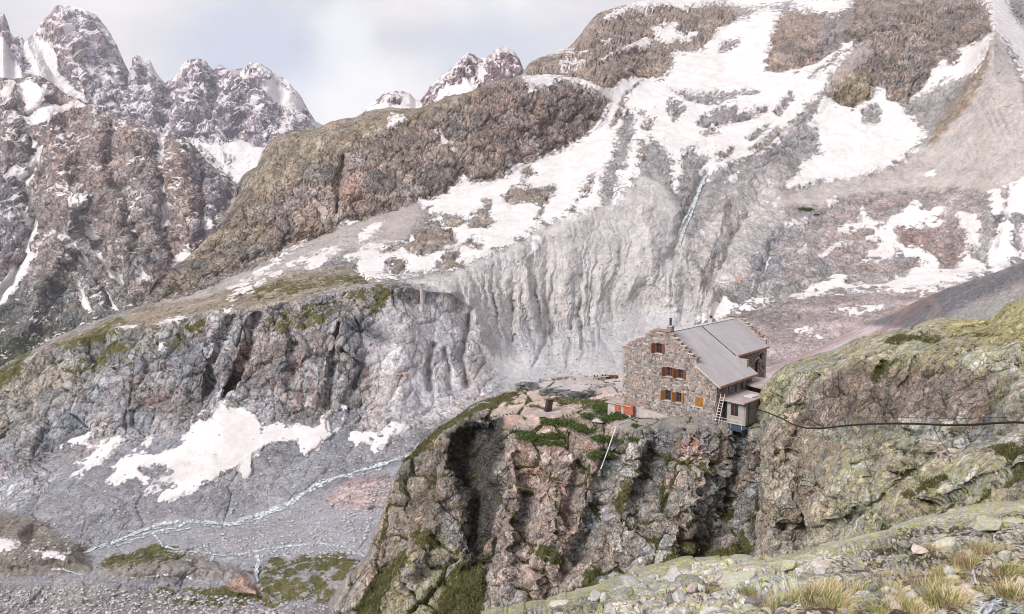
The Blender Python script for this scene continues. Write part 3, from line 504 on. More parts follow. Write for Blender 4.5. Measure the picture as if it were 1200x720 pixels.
    for p, d, wd in (([(243, 462), (247, 430), (262, 395), (268, 372)], 6, 2.6), ([(262, 465), (278, 436), (292, 405), (298, 370)], 6, 2.8), ([(387, 478), (388, 440), (393, 400), (397, 380)], 5, 2.2), ([(408, 475), (415, 455), (424, 430), (400, 410)], 4.5, 2.2), ([(505, 455), (502, 425), (508, 405)], 5, 2.6), ([(528, 455), (527, 430), (522, 410)], 4, 2.4), ([(548, 450), (540, 420), (546, 390), (553, 362)], 7, 4),
                    ([(788, 300), (795, 270), (810, 240), (822, 215), (828, 205)], 12, 7), ([(790, 300), (802, 318), (815, 345)], 7, 5), ([(835, 330), (850, 305), (862, 275), (875, 255)], 9, 6), ([(890, 345), (897, 315), (905, 290), (920, 275)], 8, 7), ([(830, 345), (835, 320), (838, 300)], 5, 3), ([(395, 250), (396, 215), (402, 185)], 9, 3.5), ([(420, 380), (432, 410), (428, 430)], 3.5, 8),
                    ([(650, 180), (640, 150), (655, 130)], 8, 4), ([(700, 390), (715, 410), (722, 425)], 4, 4), ([(665, 430), (668, 400), (672, 370), (675, 330)], 3, 2.5), ([(625, 430), (640, 400), (640, 370), (650, 330)], 3, 2.5), ([(602, 400), (605, 380), (598, 350)], 4, 3), ([(1135, 250), (1140, 280), (1150, 300)], 4, 5), ([(330, 352), (345, 400), (340, 450)], 3, 3), ([(1178, 255), (1170, 290)], 4, 4)): s.carve(p, d, wd)
    for p, d, wd in (([(260, 462), (262, 430), (280, 380)], -3, 8), ([(210, 500), (215, 450), (235, 400)], -3, 12), ([(140, 500), (150, 450), (170, 410)], -3, 14), ([(320, 490), (325, 440), (335, 390)], -2, 10), ([(370, 480), (372, 430)], -2, 8), ([(465, 495), (470, 440), (480, 380)], -2.5, 16), ([(755, 245), (762, 320), (790, 360)], -10, 14), ([(820, 325), (840, 280), (850, 240)], -6, 7), ([(20, 560), (50, 500), (80, 450)], -3, 16)): s.carve(p, d, wd)
    # knolls on the valley floor
    s.paint([(-100, 580), (0, 562), (40, 550), (66, 556), (50, 578), (20, 596), (-100, 600)], (182, 182, 188), 3, 7, 0.8, rough=0.8)
    s.bulge([(-200, 603), (0, 600), (40, 603), (60, 612), (62, 622), (40, 626), (90, 632), (100, 645), (108, 668), (60, 672), (-200, 680)], 8, 22, 3)
    s.bulge([(112, 672), (150, 652), (190, 644), (240, 652), (285, 668), (296, 684), (230, 680), (150, 682)], 5, 16, 4)
    s.bulge([(265, 690), (285, 678), (306, 690), (304, 700), (275, 700)], 4, 6, 2)
    s.bulge([(385, 590), (412, 562), (452, 555), (478, 566), (465, 597), (430, 599)], 5, 9, 3)
    s.paint([(-200, 603), (0, 600), (60, 610), (62, 622), (100, 640), (112, 670), (60, 673), (-200, 680)], (132, 125, 118), 3, 4, rough=0.3)
    s.paint([(112, 672), (150, 652), (190, 644), (240, 652), (285, 668), (296, 684), (230, 680), (150, 682)], (146, 139, 134), 4, 5, rough=0.35)
    s.paint([(262, 688), (285, 676), (308, 690), (304, 702), (270, 700)], (166, 140, 126), 3, 3, rough=0.6)
    s.paint([(-200, 690), (60, 684), (150, 690), (260, 710), (400, 712), (420, 900), (-200, 900)], (142, 136, 134), 6, 6, rough=0.35)
    s.snow = np.maximum(s.snow, np.max([np.clip(poly_sd(s.PX, s.PY, p), -12, 12) for p in ([(0, 640), (18, 638), (20, 643), (0, 646)], [(35, 645), (50, 646), (66, 651), (64, 654), (48, 651)], [(65, 716), (82, 715), (80, 719), (66, 720)], [(85, 612), (92, 606), (90, 612)])], 0))
    s.settle()
    s.shift(3.5 * fbm(s.P / 60, 3, seed=3.0)); far = sstep(560, 800, s.D); s.gullies(34, 5.0, 3.0, 0.25, -0.2, sstep(0.3, 0.8, s.rough)); s.gullies(75, 15, 9.0, 0.3, -0.3, far * sstep(0.4, 0.8, s.rough)); s.gullies(26, 4, 11.0, 0.3, 0.2, far * sstep(0.4, 0.8, s.rough)); s.gullies(11, 1.7, 6.0, 0.28, 0.15, sstep(0.25, 0.7, s.rough))
    h1 = s.joints(21, 1.8, (1, 1, 1.0), 24, 2.0, 0.6, 1.1, 0.06, mask=1 + 1.5 * far); s.joints(8, 1.05, (1, 1, 0.8), -15, 7.0, 0.6, 1.2, 0.11, warp=0, mask=1 + far)
    s.shift(0.7 * fbm(s.P / 2.6, 2))
    nn = fbm(s.P / 12 + 3, 4, 0.6)
    s.snow = s.snow + sstep(-22, -8, s.snow) * (s.snow < 6) * (nn * 15.0 + 0.8 * h1) - 0.3
    s.P = s.P + s.N * (0.9 * sstep(-1.0, 2.5, s.snow) + 0.5 * sstep(0, 3, s.snow) * fbm(s.P / 9, 3))[..., None]
    fr = fbm(s.P / 5 + 11, 3, 0.65); s.snow = s.snow + sstep(-20, -3, s.snow) * (s.snow < 9) * fr * 12
    s.veg = s.veg + fbm(s.P / 9 + 6, 3) * 6
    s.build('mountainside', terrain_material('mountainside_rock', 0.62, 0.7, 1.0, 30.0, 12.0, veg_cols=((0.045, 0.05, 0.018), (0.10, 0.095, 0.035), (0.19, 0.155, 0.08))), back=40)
    return s
MS = mountainside()

# ------------------------------------------------------------------ smooth slab beside the hut, the hut's cliff, the outcrop, the foreground
def ice_slab():
    sky = [(840,452,170),(880,440,160),(930,420,150),(1000,388,135),(1060,360,125),(1110,338,116),(1150,325,111),(1200,307,106),(1290,280,102),(1380,262,100)]
    s = Sheet([[(840, 520, 100), (1000, 470, 95), (1200, 430, 85), (1380, 410, 80)], sky], 840, 1380, 1.6, 1.6, smooth=2)
    s.fill((176, 164, 166)); s.rough[:] = 0.5
    s.paint([(1015, 380), (1060, 358), (1110, 337), (1200, 303), (1400, 250), (1400, 420), (1100, 400), (1060, 385)], (104, 102, 106), 4, 5)
    s.paint([(1095, 385), (1120, 365), (1200, 330), (1400, 290), (1400, 420), (1100, 400)], (150, 146, 142), 5, 5, 0.7)
    s.stroke([(1050, 365), (1092, 350), (1098, 362), (1088, 372)], (160, 128, 112), 4, 0.35)
    for q in ([(900, 435), (1000, 392)], [(930, 440), (1040, 385)], [(960, 425), (1080, 362)]): s.stroke(q, (140, 112, 112), 3, 0.6)
    s.settle(); Q = s.P.copy() / 9; Q[..., 0] *= 0.5; s.shift(0.9 * fbm(Q, 4)); s.joints(5, 0.5, (0.4, 1, 1.6), 20, 4.0, 0.5, 0.4)
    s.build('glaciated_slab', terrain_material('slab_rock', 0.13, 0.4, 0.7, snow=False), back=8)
ice_slab()

def hut_cliff():
    b0 = [(300,860,80),(450,790,73),(600,780,68),(750,760,63),(900,750,61),(1000,750,59)]
    bm = [(300,850,82),(385,730,82),(430,690,82),(480,660,80),(540,660,78),(600,650,75),(700,620,73),(800,600,72),(880,600,71),(1000,600,68)]
    b1 = [(300,845,83),(340,800,84.5),(385,720,85),(430,657,87),(446,612,89),(458,572,91),(472,547,93),(492,524,95),(507,512,95),(530,500,94.5),(560,492,92),(600,505,87),(640,525,83),(690,530,80),(712,522,80),(740,512,79.8),(770,510,78.4),(800,506,77),(840,510,75),(880,518,73.8),(920,510,74),(1000,520,72)]
    b2 = [(300,844.5,83.2),(340,799.5,84.7),(385,719.5,85.2),(430,656,87.3),(446,611,89.4),(458,571,91.4),(472,546,93.6),(492,523,96),(507,509,98),(530,491,101),(560,474,102.5),(600,468,100),(640,483,92),(690,482,90),(722,491,86),(745,497,83.2),(770,499,80.6),(800,499,78.2),(840,504,75.5),(880,512,74.2),(920,502,74.5),(1000,512,73)]
    b3 = [(300,844,83.4),(340,799,85),(385,719,85.5),(430,655.4,87.6),(446,610.4,89.7),(458,570.4,91.8),(472,545.4,94),(492,522,97),(507,508,100),(530,490,103),(560,472,105),(585,463,106),(610,453,107),(640,446,107),(700,440,107),(728,440,107),(760,440,106.5),(800,445,101),(840,455,95),(880,465,90),(920,470,90),(1000,480,90)]
    s = Sheet([b0, bm, b1, b2, b3], 300, 1000, 1.12, 1.12, smooth=2)
    s.fill((148, 142, 139))
    ter = [(590, 500), (560, 480), (612, 452), (640, 440), (740, 432), (740, 482), (690, 480), (640, 500)]
    s.paint(ter, (192, 174, 166), 5, 6, rough=0.35)
    s.rough *= 1 - 0.94 * sstep(-4, 4, poly_sd(s.PX, s.PY, [(708, 492), (722, 478), (728, 430), (1010, 430), (1010, 512), (880, 506), (840, 501), (800, 502), (760, 504), (725, 504)]))
    s.paint([(690, 440), (740, 430), (800, 440), (740, 475), (700, 452)], (190, 180, 178), 3, 3, rough=0.08)
    s.paint([(600, 455), (640, 447), (700, 448), (700, 455), (640, 458)], (178, 174, 176), 3, 3, rough=0.08)
    s.paint([(610, 500), (660, 485), (720, 500), (700, 530), (640, 545), (600, 530)], (176, 154, 146), 8, 8, 0.9)
    s.paint([(440, 610), (470, 550), (520, 510), (540, 520), (520, 580), (500, 640), (430, 690)], (138, 126, 116), 6, 8, 0.8)
    s.paint([(590, 520), (640, 530), (720, 560), (700, 640), (640, 700), (580, 700), (580, 600)], (164, 146, 140), 8, 8, 0.8)
    s.paint([(700, 620), (780, 540), (850, 520), (870, 600), (800, 660), (700, 690)], (154, 148, 144), 8, 8, 0.8)
    s.paint([(540, 640), (575, 650), (590, 720), (500, 740), (430, 720), (480, 690)], (150, 146, 134), 8, 8, 0.5)
    for q, c, w in (([(664, 570), (662, 600)], (196, 120, 100), 5), ([(620, 548), (625, 555)], (190, 130, 115), 6), ([(574, 610), (570, 640)], (180, 128, 108), 6), ([(600, 490), (580, 510)], (196, 130, 108), 5), ([(700, 545), (690, 520)], (180, 130, 115), 5), ([(795, 520), (815, 515), (820, 528)], (205, 120, 90), 6), ([(800, 530), (840, 540)], (188, 140, 128), 8), ([(825, 565), (835, 560)], (190, 142, 132), 8), ([(760, 560), (790, 560)], (170, 140, 134), 8), ([(515, 545), (505, 580)], (165, 130, 118), 6)): s.stroke(q, c, w, 0.42)
    for q, w in (([(718, 545), (700, 585), (685, 620), (672, 655), (650, 690)], 7), ([(700, 600), (690, 640)], 6), ([(552, 560), (556, 640)], 5)): s.stroke(q, (140, 150, 156), w, 0.7)
    for q in ([(775, 500), (770, 520), (765, 540)], [(868, 505), (860, 540), (855, 580)], [(778, 530), (760, 560)]): s.stroke(q, (96, 98, 104), 9, 0.8)
    s.paint([(522, 506), (545, 494), (590, 486), (586, 540), (580, 600), (568, 645), (548, 652), (540, 610), (528, 565)], (62, 58, 62), 4, 8, 1.0)  # cleft face: dark wet rock, with its shade put into the colour
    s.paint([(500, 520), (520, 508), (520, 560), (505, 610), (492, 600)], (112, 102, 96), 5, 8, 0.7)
    # turf on ledges
    s.add_veg([[(470, 545), (500, 512), (540, 486), (590, 464), (612, 456), (600, 470), (560, 484), (520, 502), (490, 532)], [(515, 700), (530, 660), (560, 648), (570, 690), (560, 730), (500, 740)], [(410, 720), (430, 690), (470, 640), (480, 660), (450, 700), (430, 730)],
               [(640, 640), (660, 650), (650, 668), (632, 655)], [(615, 635), (630, 640), (640, 655), (625, 655)], [(770, 660), (800, 640), (820, 630), (830, 640), (800, 655), (770, 670)], [(815, 655), (840, 640), (870, 625), (880, 640), (860, 655)], [(715, 590), (735, 560), (745, 570), (738, 590), (720, 600)], [(670, 540), (690, 545), (685, 555)], [(755, 530), (760, 545), (752, 552)], [(680, 700), (690, 670), (700, 660), (702, 690)], [(480, 625), (500, 620), (520, 640), (500, 648)], [(640, 470), (690, 466), (740, 476), (690, 476)]], 3.0)
    s.lich = 0.5 * sstep(-10, 10, poly_sd(s.PX, s.PY, [(400, 730), (480, 640), (520, 620), (530, 660), (510, 720), (450, 760)])) + 0.12
    # relief: the black cleft, gullies, buttresses
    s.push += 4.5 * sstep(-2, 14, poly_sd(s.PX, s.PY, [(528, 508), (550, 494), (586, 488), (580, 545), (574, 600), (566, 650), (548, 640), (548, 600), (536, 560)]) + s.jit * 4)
    s.carve([(556, 500), (548, 560), (552, 640)], 1.5, 10)
    for p, d, w in (([(512, 512), (520, 560), (505, 620), (470, 680)], -2.5, 12), ([(600, 520), (596, 600), (590, 690)], -3.0, 12), ([(645, 540), (650, 620), (630, 690)], -2.5, 18), ([(720, 520), (705, 590), (680, 650), (650, 690)], 2.8, 12), ([(745, 520), (740, 580), (720, 650)], -2, 14), ([(812, 505), (820, 560), (790, 630)], -3, 18), ([(770, 505), (762, 540), (742, 590)], 2.5, 9), ([(868, 500), (862, 560), (850, 610), (830, 650)], 3, 12), ([(840, 620), (810, 655)], 2.5, 6), ([(620, 560), (610, 640)], 1.5, 4), ([(575, 640), (568, 700)], 2, 6), ([(680, 540), (668, 620)], 1.2, 4), ([(480, 590), (530, 600)], 1.2, 5), ([(455, 640), (440, 690)], 1.8, 7)): s.carve(p, d, w)
    s.bulge([(530, 640), (545, 620), (565, 640), (550, 668), (532, 672)], 2.5, 8, 3)
    s.settle()
    s.shift(0.8 * fbm(s.P / 9, 3, seed=8.0)); s.gullies(7, 1.1, 2.0, 0.25, 0.1); s.gullies(2.6, 0.3, 5.0, 0.3, -0.1)
    right = sstep(680, 740, s.PX)
    s.joints(4.2, 0.65, (1, 1, 0.6), 14, 3.0, 0.6, 1.3, 0.055, moss=12.4); s.joints(1.9, 0.32, (0.75, 1, 1.5), 10, 5.0, 0.6, 1.3, 0.1, mask=0.6 + 0.6 * right); s.joints(0.8, 0.08, (0.8, 1, 1.1), -20, 9.0, 0.7, 0.9, 0.16, warp=0)
    s.veg = s.veg + fbm(s.P / 1.6 + 6, 3) * 7 - 1 + 3 * np.clip(s.N[..., 2], 0, 1)
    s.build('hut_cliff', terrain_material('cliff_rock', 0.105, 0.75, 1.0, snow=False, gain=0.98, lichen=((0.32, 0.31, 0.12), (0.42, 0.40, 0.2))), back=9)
    return s
HC = hut_cliff()

def outcrop():
    t0 = [(878,740,72),(890,730,61),(1000,700,42),(1200,650,28),(1380,630,24)]
    t1 = [(878,650,80),(884,648,66),(892,645,61),(950,622,56),(1000,602,50),(1080,572,43),(1200,545,36),(1380,520,32)]
    t2 = [(878,505,92),(884,496,82),(893,490,75.5),(920,494,71),(950,501,66),(1000,497,58),(1100,497,49),(1200,494,42),(1380,488,37)]
    t3 = [(878,490,93),(886,470,84),(896,452,77.5),(910,443,75),(930,438,72),(1000,424,64.5),(1100,412,55),(1200,405,48),(1380,395,42)]
    t4 = [(878,485,95),(886,462,88),(897,448,84),(906,440,81),(920,427,80),(945,417,78),(975,410,76),(990,402,75),(1010,394,74),(1035,390,72),(1060,386,71),(1085,376,70),(1103,372,68),(1120,374,66),(1160,372,64),(1180,355,62),(1200,345,60),(1290,320,58),(1380,300,56)]
    s = Sheet([t0, t1, t2, t3, t4], 878, 1380, 1.12, 1.12, smooth=2)
    s.fill((150, 146, 136))
    s.paint([(935, 500), (960, 445), (1010, 425), (1060, 430), (1130, 432), (1180, 440), (1160, 490), (1060, 492), (980, 500)], (116, 104, 98), 8, 12, 0.9)
    s.paint([(880, 500), (930, 500), (985, 520), (970, 600), (920, 640), (880, 640)], (156, 144, 134), 6, 8, 0.8)
    s.paint([(1070, 500), (1140, 500), (1200, 510), (1200, 530), (1100, 530)], (166, 162, 160), 8, 8, 0.8)
    s.paint([(885, 470), (910, 440), (930, 440), (925, 480), (900, 492)], (160, 152, 120), 6, 8, 0.8)
    s.paint([(918, 490), (926, 462), (945, 440), (940, 470), (928, 496)], (178, 158, 150), 4, 5, 0.8)
    s.paint([(1100, 380), (1220, 345), (1300, 330), (1300, 400), (1150, 402)], (160, 152, 112), 6, 8, 0.8)
    top = sstep(470, 415, s.PY); low = sstep(490, 560, s.PY)
    s.lich = np.clip(0.18 + 0.5 * top + 0.5 * low * sstep(930, 1000, s.PX), 0, 0.8)
    s.lich *= 1 - 0.85 * sstep(-6, 6, poly_sd(s.PX, s.PY, [(935, 500), (960, 445), (1010, 430), (1060, 436), (1130, 438), (1160, 490), (1060, 492), (980, 500)]) + s.jit * 8)
    s.add_veg([[(1030, 402), (1050, 392), (1080, 394), (1120, 388), (1170, 389), (1165, 392), (1110, 395), (1080, 400), (1040, 404)], [(1060, 580), (1075, 570), (1110, 556), (1112, 562), (1085, 577), (1062, 586)], [(1030, 625), (1060, 612), (1062, 622), (1035, 632)], [(1115, 590), (1135, 575), (1160, 562), (1150, 575), (1122, 596)], [(1165, 560), (1200, 540), (1240, 545), (1240, 562), (1180, 572)], [(1020, 440), (1030, 425), (1045, 414), (1035, 435), (1026, 450)], [(1160, 530), (1200, 525), (1220, 530), (1180, 540)]])
    for p, d, w in (([(1048, 412), (1033, 432), (1030, 455), (1040, 485), (1048, 500)], 1.6, 5), ([(1072, 418), (1068, 440), (1055, 452)], 1.0, 3), ([(985, 445), (988, 480), (985, 500)], 0.9, 3), ([(940, 480), (930, 540), (945, 600), (935, 640)], 2.4, 8), ([(880, 500), (884, 560), (890, 640)], 2.0, 8), ([(905, 500), (902, 560), (905, 630)], -2.0, 12), ([(912, 640), (925, 600), (965, 575), (1010, 560)], 1.0, 3), ([(900, 620), (960, 618), (1020, 600), (1040, 575), (1090, 540)], 1.2, 4), ([(1000, 545), (1060, 530), (1110, 540)], 1.0, 5), ([(1035, 620), (1090, 590), (1150, 560), (1200, 545)], 1.0, 4), ([(950, 500), (1000, 508), (1060, 507), (1130, 510), (1200, 512)], 0.7, 5), ([(930, 438), (918, 470), (905, 490)], 0.7, 4), ([(1085, 300), (1060, 560)], 0, 1), ([(1110, 470), (1160, 440), (1200, 430)], 0.8, 5)): s.carve(p, d, w)
    for pl, a in (([(915, 612), (930, 585), (960, 578), (1000, 590), (990, 615), (940, 622)], 1.4), ([(960, 575), (985, 558), (1025, 560), (1020, 590), (1000, 600)], 1.2), ([(1000, 620), (1060, 570), (1110, 555), (1100, 575), (1040, 612)], 0.9), ([(1060, 605), (1120, 575), (1110, 600), (1070, 616)], 0.8), ([(935, 560), (950, 552), (962, 562), (950, 582), (938, 578)], 1.2), ([(1030, 555), (1040, 540), (1068, 545), (1060, 560)], 0.9)): s.bulge(pl, a, 9, 3)
    s.settle()
    Q = s.P / 6.0; s.shift(0.9 * fbm(Q, 4, seed=4.0)); low2 = 0.6 + 0.4 * low
    s.gullies(5, 0.6, 3.0, 0.4, 0.5, low2); s.joints(3.4, 0.4, (0.5, 1, 1.3), 28, 1.0, 0.6, 1.3, 0.055, mask=low2, moss=11.5); s.joints(1.3, 0.16, (0.6, 1, 1.3), 24, 3.0, 0.7, 1.0, 0.12, mask=low2 * 1.1); s.joints(0.5, 0.05, (0.7, 1, 1.2), 10, 5.0, 0.7, 0.8, 0.16, warp=0)
    s.veg = s.veg + fbm(s.P / 1.0 + 6, 3) * 4 - 0.5
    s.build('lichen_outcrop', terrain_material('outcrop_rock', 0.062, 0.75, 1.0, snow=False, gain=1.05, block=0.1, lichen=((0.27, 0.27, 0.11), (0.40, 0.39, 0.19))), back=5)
    return s
OC = outcrop()

def foreground():
    top = [(500,770,12),(560,738,14),(600,722,15),(640,709,16),(680,691,17),(720,681,17.5),(760,668,18),(800,657,18),(850,654,18),(900,656,17),(930,650,17),(960,640,17.5),(1000,632,18),(1050,615,19),(1100,600,20),(1150,592,20.5),(1200,585,21),(1380,555,22)]
    mid = [(500,790,8.5),(560,765,8.5),(640,735,9.5),(720,712,10.5),(800,695,11),(900,680,11),(1000,662,11.5),(1100,640,12.5),(1200,625,13),(1380,605,14)]
    bot = [(500,860,4.6),(700,830,4.6),(1000,800,4.1),(1380,790,3.9)]
    s = Sheet([bot, mid, top], 500, 1380, 1.2, 1.1, smooth=2)
    s.fill((150, 148, 148)); s.lich[:] = 0.42
    up = sstep(2, 26, s.PY - np.interp(s.PX, [p[0] for p in top], [p[1] for p in top]))
    s.lich = 0.8 - 0.35 * up
    s.veg[:] = -4.4 + 4.0 * up * sstep(860, 1000, s.PX + 0.6 * (s.PY - 700)); s.veg += fbm(s.P / 0.55 + 3, 3) * 5
    s.push += 0
    s.settle()
    s.joints(1.5, 0.2, (0.6, 0.9, 1.2), 12, 2.0, 0.7, 0.6, 0.07); s.joints(0.6, 0.12, (0.7, 1, 1.2), 8, 6.0, 0.7, 0.8, 0.11); s.joints(0.22, 0.04, (0.8, 1, 1.2), 0, 1.0, 0.7, 0.8, 0.14, warp=0)
    s.build('foreground_slope', terrain_material('foreground_rock', 0.014, 0.7, 1.0, snow=False, gain=1.6, lichen=((0.38, 0.38, 0.06), (0.56, 0.54, 0.12)), veg_cols=((0.035, 0.025, 0.02), (0.075, 0.055, 0.035), (0.14, 0.11, 0.06))), back=1.2)
    return s
FG = foreground()

# ------------------------------------------------------------------ helpers for things
class MB:
    """collects faces; build() links them as one mesh object"""
    def __init__(s): s.v, s.f, s.c = [], [], []
    def face(s, pts, col=None):
        n = len(s.v); s.v += [tuple(p) for p in pts]; s.f.append(tuple(range(n, n + len(pts)))); s.c.append(col)
    def box(s, lo, hi, col=None, jit=0.0, rnd=None):
        x0, y0, z0 = lo; x1, y1, z1 = hi; n = len(s.v)
        P = [(x0, y0, z0), (x1, y0, z0), (x1, y1, z0), (x0, y1, z0), (x0, y0, z1), (x1, y0, z1), (x1, y1, z1), (x0, y1, z1)]
        if jit: P = [tuple(c + rnd.uniform(-jit, jit) for c in q) for q in P]
        s.v += P
        for q in ((0, 3, 2, 1), (4, 5, 6, 7), (0, 1, 5, 4), (1, 2, 6, 5), (2, 3, 7, 6), (3, 0, 4, 7)): s.f.append(tuple(n + i for i in q)); s.c.append(col)
        return s
    def hexa(s, P, col=None):
        """eight corners: bottom loop then top loop"""
        n = len(s.v); s.v += [tuple(q) for q in P]
        for q in ((0, 3, 2, 1), (4, 5, 6, 7), (0, 1, 5, 4), (1, 2, 6, 5), (2, 3, 7, 6), (3, 0, 4, 7)): s.f.append(tuple(n + i for i in q)); s.c.append(col)
        return s
    def tube(s, pts, r, sides=8, cap=True):
        pts = [Vector(p) for p in pts]; rings = []
        for i, p in enumerate(pts):
            t = (pts[min(i + 1, len(pts) - 1)] - pts[max(i - 1, 0)]).normalized()
            a = t.cross(Vector((0, 0, 1))); a = a.normalized() if a.length > 1e-3 else Vector((1, 0, 0)); b = t.cross(a)
            rr = r[i] if isinstance(r, (list, tuple)) else r; k = len(s.v)
            s.v += [tuple(p + (a * math.cos(2 * math.pi * j / sides) + b * math.sin(2 * math.pi * j / sides)) * rr) for j in range(sides)]; rings.append(k)
        for k0, k1 in zip(rings[:-1], rings[1:]):
            for j in range(sides): s.f.append((k0 + j, k0 + (j + 1) % sides, k1 + (j + 1) % sides, k1 + j)); s.c.append(None)
        if cap:
            s.f.append(tuple(rings[0] + j for j in range(sides))[::-1]); s.c.append(None); s.f.append(tuple(rings[-1] + j for j in range(sides))); s.c.append(None)
        return s
    def build(s, name, mat, parent=None, smooth=False, fix=True):
        me = bpy.data.meshes.new(name); me.from_pydata(s.v, [], s.f); me.materials.append(mat)
        if any(c is not None for c in s.c):
            a = me.attributes.new('Col', 'FLOAT_COLOR', 'CORNER'); d = []
            for f, c in zip(s.f, s.c): d += list((*(c or (0.3, 0.3, 0.3)), 1)) * len(f)
            a.data.foreach_set('color', d)
        if fix:
            b = bmesh.new(); b.from_mesh(me); bmesh.ops.recalc_face_normals(b, faces=b.faces); b.to_mesh(me); b.free()
        if smooth: me.polygons.foreach_set('use_smooth', [True] * len(me.polygons))
        o = bpy.data.objects.new(name, me); COL.objects.link(o)
        if parent is not None: o.parent = parent
        return o
def empty(name, loc, rz=0.0):
    o = bpy.data.objects.new(name, None); o.location = loc; o.rotation_euler = (0, 0, rz); o.empty_display_size = 0.5; COL.objects.link(o); return o
def tag(o, label, cat, group=None, kind=None):
    o['label'] = label; o['category'] = cat
    if group: o['group'] = group
    if kind: o['kind'] = kind
    return o

def plain(name, rgb, rough=0.8, var=0.25, scale=6.0, metal=0.0, bump=0.2, grain=(1, 1, 1)):
    t = NT(name); p = t.pos(tuple(scale * g for g in grain), world=False)
    n = t.noise(p, 1.0, 5, 0.65); n2 = t.noise(p, 5.0, 4, 0.7)
    k = t.math('ADD', t.rng(n, 0.3, 0.7, 1 - var, 1 + var), t.rng(n2, 0.3, 0.7, -var * 0.5, var * 0.5)); cc = t.n('ShaderNodeCombineColor')
    for i in range(3): t.l(k, cc.inputs[i])
    t.b.inputs['Metallic'].default_value = metal
    return t.fin(t.mix(1.0, tuple(rgb), cc.outputs[0], 'MULTIPLY'), t.rng(n, 0.3, 0.7, rough - 0.08, min(1, rough + 0.08)), t.bump(t.math('ADD', n, t.math('MULTIPLY', n2, 0.5)), bump, 0.03))
def masonry():
    t = NT('masonry_stone'); p = t.pos(9.0, world=False); n = t.noise(p, 1.0, 5, 0.7)
    cc = t.n('ShaderNodeCombineColor'); k = t.rng(n, 0.3, 0.7, 0.7, 1.3)
    for i in range(3): t.l(k, cc.inputs[i])
    return t.fin(t.mix(1.0, t.attr('Col', 'Color'), cc.outputs[0], 'MULTIPLY'), 0.9, t.bump(n, 0.6, 0.05))
M_STONE = masonry()
M_MORTAR = plain('mortar', (0.30, 0.27, 0.25), 0.95, 0.25, 3)
M_CONC = plain('concrete', (0.36, 0.315, 0.305), 0.95, 0.25, 1.2)
M_ROOF = plain('roof_metal', (0.36, 0.335, 0.35), 0.5, 0.16, 0.7, bump=0.06, grain=(0.35, 1, 0.35))
M_SEAM = plain('roof_seam', (0.27, 0.25, 0.265), 0.5, 0.1, 2)
M_RUST = plain('rusty_edge', (0.30, 0.17, 0.12), 0.7, 0.35, 2)
M_DARK = plain('dark_metal', (0.03, 0.03, 0.035), 0.5, 0.2, 3)
M_BLUE = plain('slate_blue_paint', (0.035, 0.055, 0.085), 0.45, 0.2, 2)
M_WOOD = plain('shutter_wood', (0.27, 0.12, 0.03), 0.65, 0.35, 3, grain=(1, 1, 5))
M_WOOD2 = plain('dark_frame_wood', (0.14, 0.055, 0.03), 0.65, 0.3, 3, grain=(1, 1, 5))
M_RED = plain('red_door_paint', (0.34, 0.095, 0.055), 0.6, 0.18, 1.5)
M_COPE = plain('coping_slab', (0.40, 0.33, 0.31), 0.9, 0.3, 2)
M_COPE2 = plain('coping_red', (0.25, 0.175, 0.15), 0.9, 0.3, 2)
M_PANE = plain('window_glass', (0.022, 0.024, 0.028), 0.08, 0.1, 1, bump=0.0); M_PANE.node_tree.nodes['Principled BSDF'].inputs['Specular IOR Level'].default_value = 0.5
M_CREAM = plain('cream_boarding', (0.30, 0.265, 0.24), 0.8, 0.2, 2)
M_FLAT = plain('flat_roof_felt', (0.34, 0.285, 0.275), 0.9, 0.25, 1.0)
M_GALV = plain('galvanised', (0.50, 0.50, 0.52), 0.45, 0.15, 3)
M_PALE = plain('weathered_wood', (0.46, 0.41, 0.37), 0.85, 0.3, 3)

# ------------------------------------------------------------------ the hut
YAW = math.radians(43)
HUT0 = Vector(pix(839, 491, 1.0)); HUT0 *= 77.0 / HUT0.y
HU, HV = Vector((math.cos(YAW), -math.sin(YAW), 0)), Vector((math.sin(YAW), math.cos(YAW), 0))
HUT0 = HUT0 - HU * 12.25
def hut_uz(x, y, v=0.0):
    """photo pixel -> (u, z) on the hut's gable plane"""
    d = Vector(pix(x, y, 1.0)); p = HUT0 + HV * v; q = d * (p.dot(HV) / d.dot(HV)) - HUT0; return q.dot(HU), q.z
def hut_vz(x, y, u):
    d = Vector(pix(x, y, 1.0)); p = HUT0 + HU * u; q = d * (p.dot(HU) / d.dot(HU)) - HUT0; return q.dot(HV), q.z
PAL = [(0.30, 0.27, 0.25), (0.22, 0.20, 0.195), (0.40, 0.35, 0.32), (0.36, 0.27, 0.22), (0.15, 0.145, 0.15), (0.44, 0.40, 0.37), (0.33, 0.24, 0.20), (0.26, 0.25, 0.26), (0.40, 0.30, 0.23), (0.28, 0.22, 0.19)]
def inside(p, poly):
    c = False
    for (x0, y0), (x1, y1) in zip(poly, poly[1:] + poly[:1]):
        if (y0 > p[1]) != (y1 > p[1]) and p[0] < (x1 - x0) * (p[1] - y0) / (y1 - y0) + x0: c = not c
    return c
